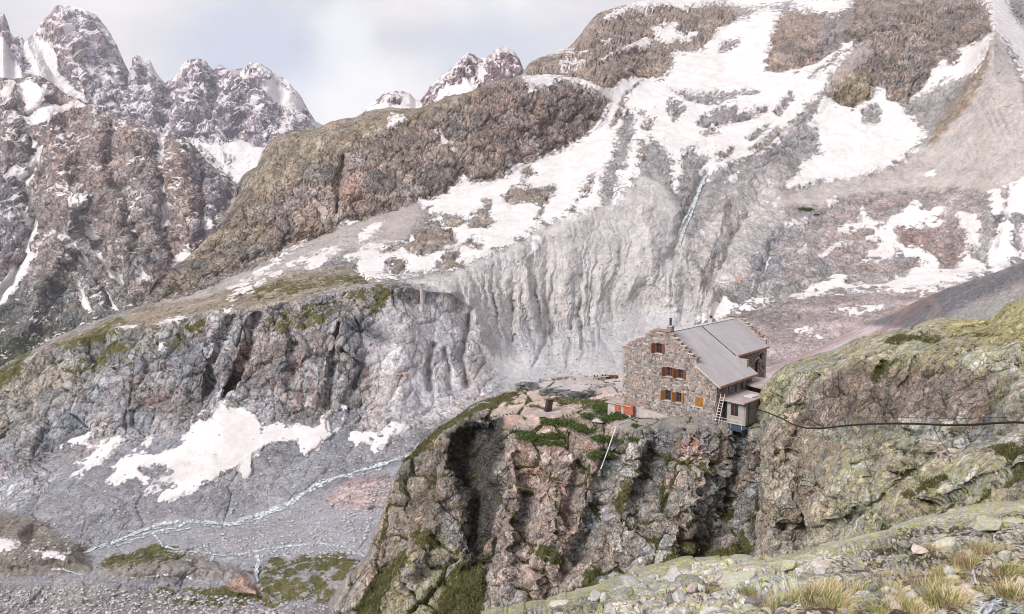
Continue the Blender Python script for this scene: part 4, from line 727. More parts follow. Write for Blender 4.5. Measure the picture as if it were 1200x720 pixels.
def cladding(name, poly, holes, place, parent, rnd, size=0.27, dark=0.82):
    """rubble masonry: every stone its own five faces; place(a, b, out) gives the hut-local point"""
    m = MB(); ys = [p[1] for p in poly]; xs = [p[0] for p in poly]; b = min(ys)
    while b < max(ys):
        h = rnd.uniform(0.5, 1.1) * size; a = min(xs) + rnd.uniform(-0.3, 0)
        while a < max(xs):
            w = rnd.uniform(0.6, 1.7) * size; g = 0.022
            q = [(a + g, b + g), (a + w - g, b + g), (a + w - g, b + h - g), (a + g, b + h - g)]
            if all(inside(c, poly) for c in q) and not any(max(q[0][0], H[0]) < min(q[1][0], H[2]) and max(q[0][1], H[1]) < min(q[2][1], H[3]) for H in holes):
                out = rnd.uniform(0.03, 0.085); j = 0.06; c = rnd.choice(PAL); k = rnd.uniform(0.75, 1.2) * dark; c = tuple(v * k for v in c)
                bot = [place(x, y, 0.0) for x, y in q]; mid = [(x + rnd.uniform(-j, j), y + rnd.uniform(-j, j)) for x, y in q]
                cx, cy = sum(p[0] for p in mid) / 4, sum(p[1] for p in mid) / 4
                top = [place(cx + (x - cx) * 0.84, cy + (y - cy) * 0.84, out + rnd.uniform(-0.015, 0.015)) for x, y in mid]
                m.face(top, c)
                for i in range(4): m.face([bot[i], bot[(i + 1) % 4], top[(i + 1) % 4], top[i]], c)
            a += w
        b += h
    o = m.build(name, M_STONE, parent, fix=False); o['kind'] = 'stuff'; return o
def holed(name, poly, holes, place, depth, mat, parent):
    """a wall slab with openings; place(a, b, out) with out negative into the wall"""
    bm = bmesh.new(); loops = [poly] + [[(x0, y0), (x1, y0), (x1, y1), (x0, y1)] for x0, y0, x1, y1 in holes]
    for out in (0.0, -depth):
        es = []
        for lp in loops:
            vs = [bm.verts.new(place(a, b, out)) for a, b in lp]
            es += [bm.edges.new((vs[i], vs[(i + 1) % len(vs)])) for i in range(len(vs))]
        bmesh.ops.triangle_fill(bm, use_beauty=True, edges=es)
    for lp in loops:
        for (a0, b0), (a1, b1) in zip(lp, lp[1:] + lp[:1]):
            bm.faces.new([bm.verts.new(place(*q)) for q in ((a0, b0, 0), (a1, b1, 0), (a1, b1, -depth), (a0, b0, -depth))])
    bmesh.ops.remove_doubles(bm, verts=bm.verts, dist=1e-4); bmesh.ops.recalc_face_normals(bm, faces=bm.faces)
    me = bpy.data.meshes.new(name); bm.to_mesh(me); bm.free(); me.materials.append(mat); o = bpy.data.objects.new(name, me); COL.objects.link(o); o.parent = parent; return o

def mountain_hut():
    rnd = random.Random(3)
    hut = tag(empty('mountain_hut', HUT0, -YAW), 'stone mountain hut with stepped gable and grey metal roof on the cliff edge', 'hut')
    UL, UP, US, UR, ZL, ZP, ZS, ZR, LEN, LF = 0.0, 5.3, 9.7, 12.25, 6.05, 8.95, 5.98, 4.3, 17.8, 8.7
    gab = lambda v: (lambda a, b, out: (a, v - out, b))
    # openings of the gable, traced from the photograph
    win = {}
    for k, (x0, y0, x1, y1) in dict(a=(768, 402, 776.5, 414.5), b=(780.5, 430, 788.5, 441.5), c=(793.5, 432.5, 801, 444), d=(779, 457, 787, 469.5), e=(792, 459.5, 799, 472), f=(814.5, 465, 824, 477)).items():
        u0, _ = hut_uz(x0, (y0 + y1) / 2); u1, _ = hut_uz(x1, (y0 + y1) / 2); _, z1 = hut_uz((x0 + x1) / 2, y0 + 0.6); _, z0 = hut_uz((x0 + x1) / 2, y1 - 0.4); win[k] = (u0, z0, u1, z1)
    holes = list(win.values())
    nL = 7; wl, hl = 4.35 / nL, (ZP - 0.25 - ZL) / nL; wr, hr = (US - 6.25) / nL, (ZP - 0.25 - ZS) / nL
    prof = [(UL, -2.4), (UR, -1.4), (UR, 3.84), (US + 0.05, 5.5)]
    right = []
    for i in range(nL): right += [(US - i * wr, ZS - 0.05 + i * hr), (US - i * wr, ZS - 0.05 + (i + 1) * hr)]
    left = []
    for i in range(nL): left += [(UL + (nL - i) * wl, ZL + (nL - i) * hl), (UL + (nL - i - 1) * wl, ZL + (nL - i) * hl)]
    prof = prof + right + [(6.25, ZP), (4.35, ZP)] + left
    gw = holed('gable_wall', prof, holes, gab(0.0), 0.55, M_MORTAR, hut); cladding('stone_cladding', prof, holes, gab(0.0), gw, rnd)
    backp = [(UL, -1.0), (US, -1.0)] + right + [(6.25, ZP), (4.35, ZP)] + left
    holed('rear_gable_wall', backp, [], gab(LEN), 0.5, M_MORTAR, hut)
    # crow steps with coping slabs on both gables
    for v0, v1 in ((-0.14, 0.68), (LEN - 0.14, LEN + 0.68)):
        for i in range(nL):
            for a0, a1, z in ((US - (i + 1) * wr - 0.06, US - i * wr + 0.16, ZS - 0.05 + (i + 1) * hr), (UL + i * wl - 0.16, UL + (i + 1) * wl + 0.06, ZL + (i + 1) * hl)):
                m = MB(); t = rnd.uniform(0.09, 0.13); tilt = rnd.uniform(-0.03, 0.03)
                m.hexa([(a0, v0, z + 0.003), (a1, v0, z + 0.003), (a1, v1, z + 0.003), (a0, v1, z + 0.003), (a0 + 0.03, v0 + 0.02, z + t + tilt), (a1 - 0.03, v0 + 0.02, z + t), (a1 - 0.02, v1, z + t - tilt), (a0, v1, z + t)])
                m.build('coping_stone', M_COPE if rnd.random() < 0.6 else M_COPE2, hut)
        m = MB(); m.box((4.2, v0 - 0.05, ZP + 0.003), (6.4, v1, ZP + 0.13)); m.build('coping_stone', M_COPE2, hut)
    # side walls
    sideU = lambda u: (lambda a, b, out: (u + out, a, b))
    rwin = []
    for x0, y0, x1, y1 in ((852.6, 416, 858.4, 430), (890, 401.5, 894, 419), (884.8, 422, 888.6, 438)):
        v0, _ = hut_vz(x0, (y0 + y1) / 2, US); v1, _ = hut_vz(x1, (y0 + y1) / 2, US); _, z1 = hut_vz((x0 + x1) / 2, y0, US); _, z0 = hut_vz((x0 + x1) / 2, y1, US); z1 = min(z1, 4.75); rwin.append((v0, min(z0, z1 - 0.9), v1, z1))
    rp = [(LF, -1.0), (LEN - 0.02, -1.0), (LEN - 0.02, 5.55), (LF, 5.55)]
    rwin = [(max(a, LF + 0.15), b, min(c, LEN - 0.3), d) for a, b, c, d in rwin if c > LF + 0.3]
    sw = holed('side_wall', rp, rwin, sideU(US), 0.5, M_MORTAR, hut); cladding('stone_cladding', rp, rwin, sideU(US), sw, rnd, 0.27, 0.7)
    for H in rwin:
        w = MB().box((US - 0.3, H[0], H[1]), (US - 0.22, H[2], H[3])).build('window', M_PANE, hut)
        f = MB(); g = 0.09
        for lo, hi in (((H[0], H[1]), (H[0] + g, H[3])), ((H[2] - g, H[1]), (H[2], H[3])), ((H[0] + g, H[3] - g), (H[2] - g, H[3])), ((H[0] + g, H[1]), (H[2] - g, H[1] + g))): f.box((US - 0.21, lo[0], lo[1]), (US - 0.12, hi[0], hi[1]))
        f.build('frame', M_WOOD2, w)
        ar = MB(); n = 7; c0, c1 = (H[0] + H[2]) / 2, (H[2] - H[0]) / 2 + 0.16           # arched lintel of voussoirs
        for i in range(n):
            a0, a1 = math.pi * i / n, math.pi * (i + 0.9) / n
            ar.hexa([(US + o_, c0 - math.cos(a) * (c1 + d_), H[3] - 0.15 + math.sin(a) * (c1 * 0.7 + d_)) for o_ in (-0.05, 0.13) for a, d_ in ((a0, -0.1), (a1, -0.1), (a1, 0.14), (a0, 0.14))])
        ar.build('lintel', M_COPE, w)
    op = [(0.0, -1.4), (LF, -1.4), (LF, 3.84), (0.0, 3.84)]
    ohol = []
    for x0, x1 in ((853, 855.5), (860.8, 864), (868, 871.6), (874.6, 878.6)):
        v0, _ = hut_vz(x0, 447, UR); v1, _ = hut_vz(x1, 447, UR); ohol.append((v0, 2.25, v1, 3.7))
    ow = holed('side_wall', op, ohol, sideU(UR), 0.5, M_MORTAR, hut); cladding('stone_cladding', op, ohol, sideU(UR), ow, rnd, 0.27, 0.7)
    for H in ohol:
        w = MB().box((UR - 0.2, H[0], H[1]), (UR - 0.12, H[2], H[3])).build('window', M_PANE, hut)
        MB().box((UR - 0.11, H[0] + 0.04, H[1]), (UR - 0.04, H[2] - 0.04, H[3])).build('shutter', M_BLUE, w)
    MB().box((US, LF - 0.5, -1.4), (UR - 0.5, LF - 0.02, 5.3)).build('outshot_end_wall', M_MORTAR, hut)
    lw = MB().box((0.003, 0.56, -2.4), (0.5, LEN - 0.51, ZL - 0.1)).build('side_wall', M_MORTAR, hut)
    # windows of the gable: frame, panes, shutters
    for k, (u0, z0, u1, z1) in win.items():
        w = MB().box((u0 - 0.02, 0.30, z0 - 0.02), (u1 + 0.02, 0.34, z1 + 0.02)).build('window', M_PANE, hut)
        f = MB(); g = 0.07; mu = (u0 + u1) / 2
        for lo, hi in (((u0, z0), (u0 + g, z1)), ((u1 - g, z0), (u1, z1)), ((u0 + g, z1 - g), (u1 - g, z1)), ((u0 + g, z0), (u1 - g, z0 + g)), ((mu - 0.03, z0 + g), (mu + 0.03, z1 - g)), ((u0 + g, (z0 + z1) / 2 - 0.02), (mu - 0.03, (z0 + z1) / 2 + 0.02)), ((mu + 0.03, (z0 + z1) / 2 - 0.02), (u1 - g, (z0 + z1) / 2 + 0.02))): f.box((lo[0], 0.22, lo[1]), (hi[0], 0.29, hi[1]))
        f.build('frame', M_WOOD2 if k != 'f' else M_WOOD, w)
        MB().box((u0 - 0.1, -0.14, z0 - 0.13), (u1 + 0.1, 0.2, z0 - 0.01), jit=0.015, rnd=rnd).build('sill', M_COPE, w)
        W_ = u1 - u0; mat = M_WOOD if k in 'def' else M_WOOD2
        if k == 'f':                                                   # closed: two boarded leaves
            for i in (0, 1):
                m = MB(); x0 = u0 + i * W_ / 2
                for b_ in range(3): m.box((x0 + 0.01 + b_ * W_ / 6, -0.02 - 0.006 * (b_ % 2), z0 + 0.01), (x0 + (b_ + 1) * W_ / 6 - 0.012, 0.03, z1 - 0.01))
                for zz in (0.2, 0.75): m.box((x0 + 0.02, -0.055, z0 + (z1 - z0) * zz), (x0 + W_ / 2 - 0.02, -0.03, z0 + (z1 - z0) * zz + 0.08))
                m.build('shutter', mat, w)
        else:
            for hx, ang, l in ((u0, math.radians(112), 0.52), (u1, math.radians(172), 0.30)):
                m = MB(); sgn = 1 if hx == u0 else -1
                d = Vector((math.cos(ang) * sgn, -math.sin(ang), 0)); n = Vector((-d.y, d.x, 0)) * 0.025
                for b_ in range(3):
                    p0 = Vector((hx, -0.1, 0)) + d * (l * b_ / 3 + 0.006); p1 = Vector((hx, -0.1, 0)) + d * (l * (b_ + 1) / 3 - 0.006)
                    m.hexa([(*(p0 - n).xy, z0), (*(p1 - n).xy, z0), (*(p1 + n).xy, z0), (*(p0 + n).xy, z0), (*(p0 - n).xy, z1), (*(p1 - n).xy, z1), (*(p1 + n).xy, z1), (*(p0 + n).xy, z1)])
                m.build('shutter', mat, w)
    # a slate drip course under the lower windows
    u0, z0 = hut_uz(776, 472.5); u1, z1 = hut_uz(832, 485.5); MB().box((u0, -0.11, z0 - 0.1), (u1, 0.02, z0 + 0.02)).build('drip_course', plain('slate', (0.22, 0.24, 0.28), 0.8), hut)
    # concrete foot of the gable and the store with two red doors
    MB().hexa([(1.6, -0.20, -3.2), (7.2, -0.20, -3.0), (7.2, 0.1, -3.0), (1.6, 0.1, -3.2), (1.6, -0.13, -0.35), (7.2, -0.13, -0.85), (7.2, 0.1, -0.85), (1.6, 0.1, -0.35)]).build('footing', M_CONC, hut)
    st = MB().box((-1.55, -0.75, -3.4), (1.75, 1.5, -0.42)).build('store', M_CONC, hut)
    MB().box((-1.8, -0.95, -0.418), (1.95, 1.5, -0.30)).build('roof_slab', M_FLAT, st)
    for x0, x1, y0, y1 in ((720.8, 727.4, 471.8, 484.2), (731, 742, 472.2, 486.5)):
        a, t = hut_uz(x0, y0, -0.75); b, bt = hut_uz(x1, y1, -0.75); dr = MB().box((a, -0.82, bt), (b, -0.752, t)).build('door', M_RED, hut)
        dr['label'] = 'red painted metal door'
        MB().box((b - 0.12, -0.86, (t + bt) / 2 - 0.06), (b - 0.07, -0.822, (t + bt) / 2 + 0.1)).build('handle', M_DARK, dr)
    # ---- roof: front slope runs down over the outshot, rear slope ends higher
    sl = (ZP - ZS) / (US - UP); rz = lambda u: ZP - 0.22 - (u - UP) * sl
    def slope(name, v0, v1, ua, ub, th, mat, par, lift=0.0):
        m = MB(); q = [(ua, v0), (ub, v0), (ub, v1), (ua, v1)]
        m.hexa([(u, v, rz(u) - th + lift) for u, v in q] + [(u, v, rz(u) + lift) for u, v in q]); return m.build(name, mat, par)
    rf = slope('roof_slope', 0.45, LF - 0.02, UP, US + 0.02, 0.16, M_ROOF, hut); rf2 = slope('roof_slope', LF + 0.02, LEN + 0.1, UP, US + 0.42, 0.16, M_ROOF, hut); rf3 = slope('roof_slope', -0.32, LF + 0.3, US + 0.03, UR + 0.5, 0.16, M_ROOF, hut, 0.012)
    rz_l = lambda u: ZP - 0.22 - (UP - u) * (ZP - 0.25 - ZL) / 4.9
    MB().hexa([(u, v, rz_l(u) + o_) for o_ in (-0.16, 0) for u, v in ((UP - 0.01, 0.45), (-0.35, 0.45), (-0.35, LEN + 0.1), (UP - 0.01, LEN + 0.1))]).build('roof_slope', M_ROOF, hut)
    for par, v0, v1, ua, ub in ((rf, 0.5, LF - 0.1, UP + 0.1, US), (rf2, LF + 0.1, LEN, UP + 0.1, US + 0.4), (rf3, -0.28, LF + 0.25, US + 0.05, UR + 0.48)):
        m = MB(); n = int((v1 - v0) / 0.62)
        for i in range(n + 1):
            v = v0 + (v1 - v0) * i / n; lf = 0.012 if par is rf3 else 0.0
            m.hexa([(u, v + dv, rz(u) + lf + o_) for o_ in (0.002, 0.035) for u, dv in ((ua, -0.012), (ub, -0.012), (ub, 0.012), (ua, 0.012))])
        m.build('standing_seams', M_SEAM, par)
    slope('roof_joint', LF - 0.09, LF + 0.09, UP + 0.08, US + 0.42, 0.02, M_DARK, hut, 0.065)
    MB().hexa([(UP + a, v, ZP - 0.22 + z) for z, w in ((-0.05, 0.2), (0.07, 0.06)) for a, v in ((-w, 0.7), (w, 0.7), (w, LEN - 0.2), (-w, LEN - 0.2))]).build('ridge_cap', M_GALV, hut)
    for v0, v1, ue, lf in ((-0.34, LF + 0.32, UR + 0.51, 0.012), (LF + 0.34, LEN + 0.12, US + 0.43, 0.0)):
        MB().box((ue, v0, rz(ue) - 0.22), (ue + 0.09, v1, rz(ue) + lf + 0.01)).build('eave_fascia', M_RUST, hut)
    MB().hexa([(u, v, rz(u) + o_) for o_ in (-0.24, 0.03) for u, v in ((US + 0.03, -0.40), (UR + 0.5, -0.40), (UR + 0.5, -0.33), (US + 0.03, -0.33))]).build('verge_board', M_COPE, hut)
    for i in range(9): MB().hexa([(u, 0.1 + i + d, rz(u) - o_) for o_ in (0.29, 0.17) for u, d in ((UR + 0.02, 0), (UR + 0.46, 0), (UR + 0.46, 0.1), (UR + 0.02, 0.1))]).build('rafter_end', M_WOOD2, hut)
    # chimneys and mast
    ch = MB().box((5.75, 0.2, ZP - 0.4), (6.35, 0.8, ZP + 0.55), jit=0.02, rnd=rnd).build('chimney', M_COPE2, hut)
    MB().box((5.66, 0.1, ZP + 0.552), (6.44, 0.9, ZP + 0.66)).build('chimney_cap', M_COPE, ch); MB().tube([(6.05, 0.5, ZP + 0.6), (6.05, 0.5, ZP + 1.35)], 0.13, 10).build('flue', M_DARK, ch); MB().tube([(6.05, 0.5, ZP + 1.4), (6.05, 0.5, ZP + 1.5)], [0.24, 0.1], 10).build('flue_cowl', M_DARK, ch)
    v2, _ = hut_vz(835, 380, UP); ch = MB().box((UP - 0.5, v2 - 0.3, ZP - 0.5), (UP + 0.1, v2 + 0.3, ZP + 0.3), jit=0.02, rnd=rnd).build('chimney', M_CONC, hut)
    MB().tube([(UP - 0.2, v2, ZP + 0.3), (UP - 0.2, v2, ZP + 0.62)], 0.15, 10).build('flue', M_DARK, ch)
    MB().tube([(UP + 0.5, LEN + 0.3, ZP - 0.6), (UP + 0.5, LEN + 0.3, ZP + 1.7)], 0.03, 6).build('mast', M_RUST, hut)
    # ---- porch with flat roof, deck on brackets, upper flat-roofed link
    MB().hexa([(u, v, z) for z in (2.02, 2.16) for u, v in ((UR + 0.02, 0.55), (UR + 3.05, 0.25), (UR + 3.25, 5.6), (UR + 0.02, 6.6))]).build('porch_roof', M_FLAT, hut)
    MB().hexa([(u, v, z) for z in (2.165, 2.30) for u, v in ((UR + 1.6, 3.2), (UR + 2.6, 3.0), (UR + 2.8, 4.3), (UR + 1.8, 4.5))]).build('roof_hatch', M_GALV, hut)
    pw = MB()
    for a, b in ((0.75, 1.2), (2.05, 2.75)): pw.box((UR + a, 1.0, -0.5), (UR + b, 1.12, 2.0))
    pw.build('porch_wall', M_CREAM, hut)
    MB().box((UR + 0.2, 1.6, -0.5), (UR + 3.0, 1.7, 2.0)).build('porch_back_wall', M_DARK, hut)
    MB().box((UR + 2.78, 1.0, -0.5), (UR + 2.9, 5.5, 2.0)).build('porch_wall', M_CREAM, hut)
    w = MB().box((UR + 1.22, 1.04, 0.45), (UR + 2.03, 1.07, 1.75)).build('window', M_PANE, hut); MB().box((UR + 1.21, 1.0, -0.5), (UR + 2.04, 1.1, 0.44)).build('spandrel', M_CREAM, w); MB().box((UR + 1.60, 0.98, 0.45), (UR + 1.66, 1.03, 1.75)).build('mullion', M_WOOD2, w); MB().box((UR + 1.21, 1.0, 1.76), (UR + 2.04, 1.1, 1.98)).build('lintel', M_PALE, w)
    for b_ in range(6): MB().box((UR - 0.15, -0.55 + b_ * 0.26, -0.62), (UR + 3.3, -0.31 + b_ * 0.26, -0.55)).build('deck_board', M_BLUE, hut)
    MB().box((UR - 0.15, -0.62, -0.74), (UR + 3.3, -0.56, -0.5)).build('deck_edge', M_BLUE, hut)
    for x in (0.2, 1.7, 3.1): MB().hexa([(UR + x + d, v, z) for d in (0, 0.1) for v, z in ((-0.5, -0.75), (0.9, -0.75), (0.9, -2.2), (0.7, -2.2))]).build('bracket', M_BLUE, hut)
    for x in (-0.1, 0.95, 2.0, 3.2): MB().tube([(UR + x, -0.52, -0.55), (UR + x, -0.52, 0.4)], 0.025, 6).build('railing_post', M_GALV, hut)
    for z in (0.4, 0.05): MB().tube([(UR - 0.1, -0.52, z), (UR + 3.2, -0.52, z)], 0.02, 6).build('handrail', M_GALV, hut)
    MB().hexa([(UR + u, v, z) for z in (2.55, 2.72) for u, v in ((0.05, 7.0), (3.7, 5.9), (3.2, 11.6), (-2.4, 11.6))]).build('terrace_slab', M_FLAT, hut)
    MB().box((UR - 2.4, LF + 0.05, -1.0), (UR + 2.9, 11.3, 2.54)).build('link_wall', M_MORTAR, hut)
    return hut
HUT = mountain_hut()
def hut_pt(u, v, z): return HUT0 + HU * u + HV * v + Vector((0, 0, z))

def ladder():
    a, b = Vector((12.55, -0.45, -0.52)), Vector((12.75, 0.42, 2.75))
    r = tag(empty('ladder', hut_pt(*a), -YAW), 'pale wooden ladder leaning against the hut beside the porch', 'ladder'); d = b - a; L = d.length
    for s in (-0.22, 0.22): MB().tube([(s, 0, 0), (s + d.x, d.y, d.z)], 0.045, 6).build('rail', M_PALE, r)
    for i in range(10):
        t = 0.07 + 0.09 * i; MB().tube([(-0.22 + d.x * t, d.y * t, d.z * t), (0.22 + d.x * t, d.y * t, d.z * t)], 0.035, 6).build('rung', M_PALE, r)
ladder()

# ------------------------------------------------------------------ water
def water_mat():
    t = NT('glacier_stream'); p = t.pos((0.9, 0.9, 0.9)); n = t.noise(p, 1.1, 5, 0.75, 0.6)
    t.b.inputs['Specular IOR Level'].default_value = 0.5
    return t.fin(t.ramp(n, [(0.38, (0.15, 0.18, 0.20)), (0.50, (0.34, 0.38, 0.41)), (0.61, (0.66, 0.69, 0.71))]), t.rng(n, 0.4, 0.6, 0.18, 0.7), t.bump(n, 0.5, 0.3))
M_WATER = water_mat()
def ribbon(name, sheet, pts, width, lift, rnd):
    """running water laid on a sheet along photo pixels"""
    P = []; n = 0
    for (x0, y0), (x1, y1) in zip(pts[:-1], pts[1:]):
        k = max(2, int(math.hypot(x1 - x0, y1 - y0) / 1.2))
        for i in range(k): P.append((x0 + (x1 - x0) * i / k, y0 + (y1 - y0) * i / k))
    P.append(pts[-1]); m = MB(); rows = []; wn = 1.0
    for i, (x, y) in enumerate(P):
        a, b = P[max(i - 2, 0)], P[min(i + 2, len(P) - 1)]; dx, dy = b[0] - a[0], b[1] - a[1]; l = math.hypot(dx, dy) + 1e-6; nx, ny = -dy / l, dx / l
        wn = 0.8 * wn + 0.2 * rnd.uniform(-0.6, 2.6); w = width * max(0.25, wn) * min(1, i / 4 + 0.2, (len(P) - 1 - i) / 4 + 0.2); j = rnd.uniform(-0.25, 0.25) * width; row = []
        for s in (-1, -0.3, 0.3, 1):
            q, _ = sheet.point(x + nx * (s * w + j), y + ny * (s * w * 0.6 + j)); row.append(q + Vector((0, 0, lift + rnd.uniform(0, 0.1) * lift)))
        rows.append(row)
    for r0, r1 in zip(rows[:-1], rows[1:]):
        for k in range(3): m.face([r0[k], r0[k + 1], r1[k + 1], r1[k]])
    o = m.build(name, M_WATER, None, smooth=True); o['kind'] = 'structure'; return o
rw = random.Random(8)
for pts, w in (([(98,648),(120,640),(145,630),(165,622),(180,616),(200,613),(222,612),(250,614),(275,614),(285,609),(305,604),(325,596),(340,589),(355,578),(365,570),(385,563),(400,558),(420,553),(440,547),(460,541),(478,533),(494,524),(506,512)], 2.0),
               ([(120,638),(150,632),(175,624),(205,620),(222,612)], 1.2), ([(138,630),(142,624),(160,622),(180,616)], 1.0), ([(305,606),(325,600),(338,592)], 1.2), ([(165,622),(185,619),(205,616)], 0.9),
               ([(175,622),(182,628),(190,640),(205,645),(230,648),(245,650),(262,652),(285,650),(310,645),(340,640),(370,637),(400,640),(415,648),(428,650)], 1.1),
               ([(300,648),(303,660),(300,672),(302,684)], 1.2), ([(60,668),(75,668),(85,672),(98,676)], 0.9), ([(152,678),(175,677),(195,674),(215,673)], 1.0), ([(215,675),(228,681),(238,681)], 1.0), ([(245,652),(250,658),(248,650)], 1.0), ([(430,650),(436,658),(440,650)], 1.2), ([(230,616),(255,619),(285,614),(308,607)], 0.8), ([(150,634),(180,626),(200,624),(225,620)], 0.8), ([(340,592),(352,582),(362,575),(380,568)], 1.0), ([(400,560),(425,556),(448,550)], 0.9), ([(110,645),(135,640),(160,634)], 0.9), ([(310,647),(335,644),(360,641)], 0.6), ([(195,646),(215,650),(240,654)], 0.7)):
    ribbon('stream', MS, pts, w * 1.3, 0.22, rw)
for pts, w in (([(829,206),(822,216),(818,226),(815,240),(809,252),(804,266),(799,280),(795,292)], 1.0), ([(818,228),(812,242),(803,256),(797,272),(793,286)], 0.8), ([(826,212),(820,224),(817,236)], 0.8), ([(897,318),(900,306),(905,298)], 0.6)):
    ribbon('waterfall', MS, pts, w, 1.2, rw)

# ------------------------------------------------------------------ stones
def stone_mesh(name, seed, sub=3, flat=0.7, rough=0.12, block=True):
    bm = bmesh.new(); bmesh.ops.create_icosphere(bm, subdivisions=sub, radius=1.0); V = np.array([v.co for v in bm.verts])
    r = np.random.RandomState(seed); P = V.copy()
    for _ in range(16 if block else 6):                          # knock planes off it
        n = r.normal(size=3); n[2] *= 0.7; n /= np.linalg.norm(n); d = r.uniform(0.42, 0.78); k = P @ n - d; P = P - np.outer(np.maximum(k, 0), n) * 0.97
    P = P * (1 + rough * fbm(V * 1.3 + seed * 3.7, 3)[:, None]) + 0.03 * fbm(V * 5 + seed, 2)[:, None]
    P *= np.array([1.0, 0.8, flat])
    for v, p in zip(bm.verts, P): v.co = p
    me = bpy.data.meshes.new(name); bm.to_mesh(me); bm.free(); me.polygons.foreach_set('use_smooth', [False] * len(me.polygons)); return me
def stone_mat(name, rgb, lich, u=0.05, lc=((0.34, 0.33, 0.05), (0.50, 0.47, 0.12))):
    t = NT(name); p = t.pos(1.0, world=True); oi = t.n('ShaderNodeObjectInfo').outputs['Random']
    n = t.noise(p, 0.35 / u, 5, 0.7, 0.3); n2 = t.noise(p, 1.6 / u, 4, 0.75); sp = t.noise(p, 0.9 / u, 3, 0.75, 0.3)
    k = t.math('MULTIPLY', t.math('ADD', t.rng(n, 0.3, 0.7, 0.62, 1.25), t.rng(n2, 0.3, 0.7, -0.22, 0.22)), t.rng(oi, 0, 1, 0.85, 1.15)); cc = t.n('ShaderNodeCombineColor')
    for i in range(3): t.l(k, cc.inputs[i])
    c = t.mix(1.0, rgb, cc.outputs[0], 'MULTIPLY'); c = t.mix(t.rng(sp, 0.34, 0.42, 0.75, 0), c, (0.05, 0.05, 0.052)); c = t.mix(t.rng(sp, 0.60, 0.68, 0, 0.5), c, (0.62, 0.60, 0.58))
    lf = t.math('MULTIPLY', t.rng(t.noise(p, 0.30 / u, 6, 0.72, 0.4), 0.50, 0.56), lich); c = t.mix(lf, c, t.ramp(n2, [(0.4, lc[0]), (0.6, lc[1])]))
    return t.fin(c, 0.9, t.bump(t.math('ADD', n2, t.math('MULTIPLY', sp, 0.6)), 0.9, 0.35 * u))
M_ST = {'grey': stone_mat('grey_stone', (0.42, 0.41, 0.415), 0.2, 0.018), 'lichen': stone_mat('lichen_stone', (0.42, 0.415, 0.41), 0.8, 0.018), 'pink': stone_mat('pink_stone', (0.52, 0.43, 0.40), 0.1, 0.018), 'dark': stone_mat('dark_stone', (0.17, 0.165, 0.17), 0.35, 0.018)}
SMESH = {k: [stone_mesh('stone', 20 * i + j, 3, f) for j in range(5)] for i, (k, f) in enumerate((('grey', 0.55), ('lichen', 0.6), ('pink', 0.6), ('dark', 0.5)))}
rs = random.Random(21)
def stone_at(sheet, x, y, wpx, hpx, kind, label, group=None, sink=0.3, name='boulder', rz=None, mesh=None):
    p, n = sheet.point(x, y + hpx * 0.35); d = to_pix(np.array(p))[2]; w = wpx / F * d / 2 * 1.08; h = hpx / F * d / 2 * 1.15
    src = mesh or rs.choice(SMESH[kind]); me = src if src.users == 0 or (src.materials and src.materials[0] == M_ST[kind]) else src.copy()
    if not me.materials: me.materials.append(M_ST[kind])
    o = bpy.data.objects.new(name, me); COL.objects.link(o); zs = max(float(np.max([abs(v.co.z) for v in me.vertices])), 0.3)
    o.scale = (w, w * 1.05, h / zs); o.rotation_euler = (rs.uniform(-0.15, 0.15), rs.uniform(-0.2, 0.2), rs.uniform(-0.5, 0.5) if rz is None else rz); o.location = p + Vector((0, 0, h * (1 - sink) * 0.95))
    return tag(o, label, 'rock', group)
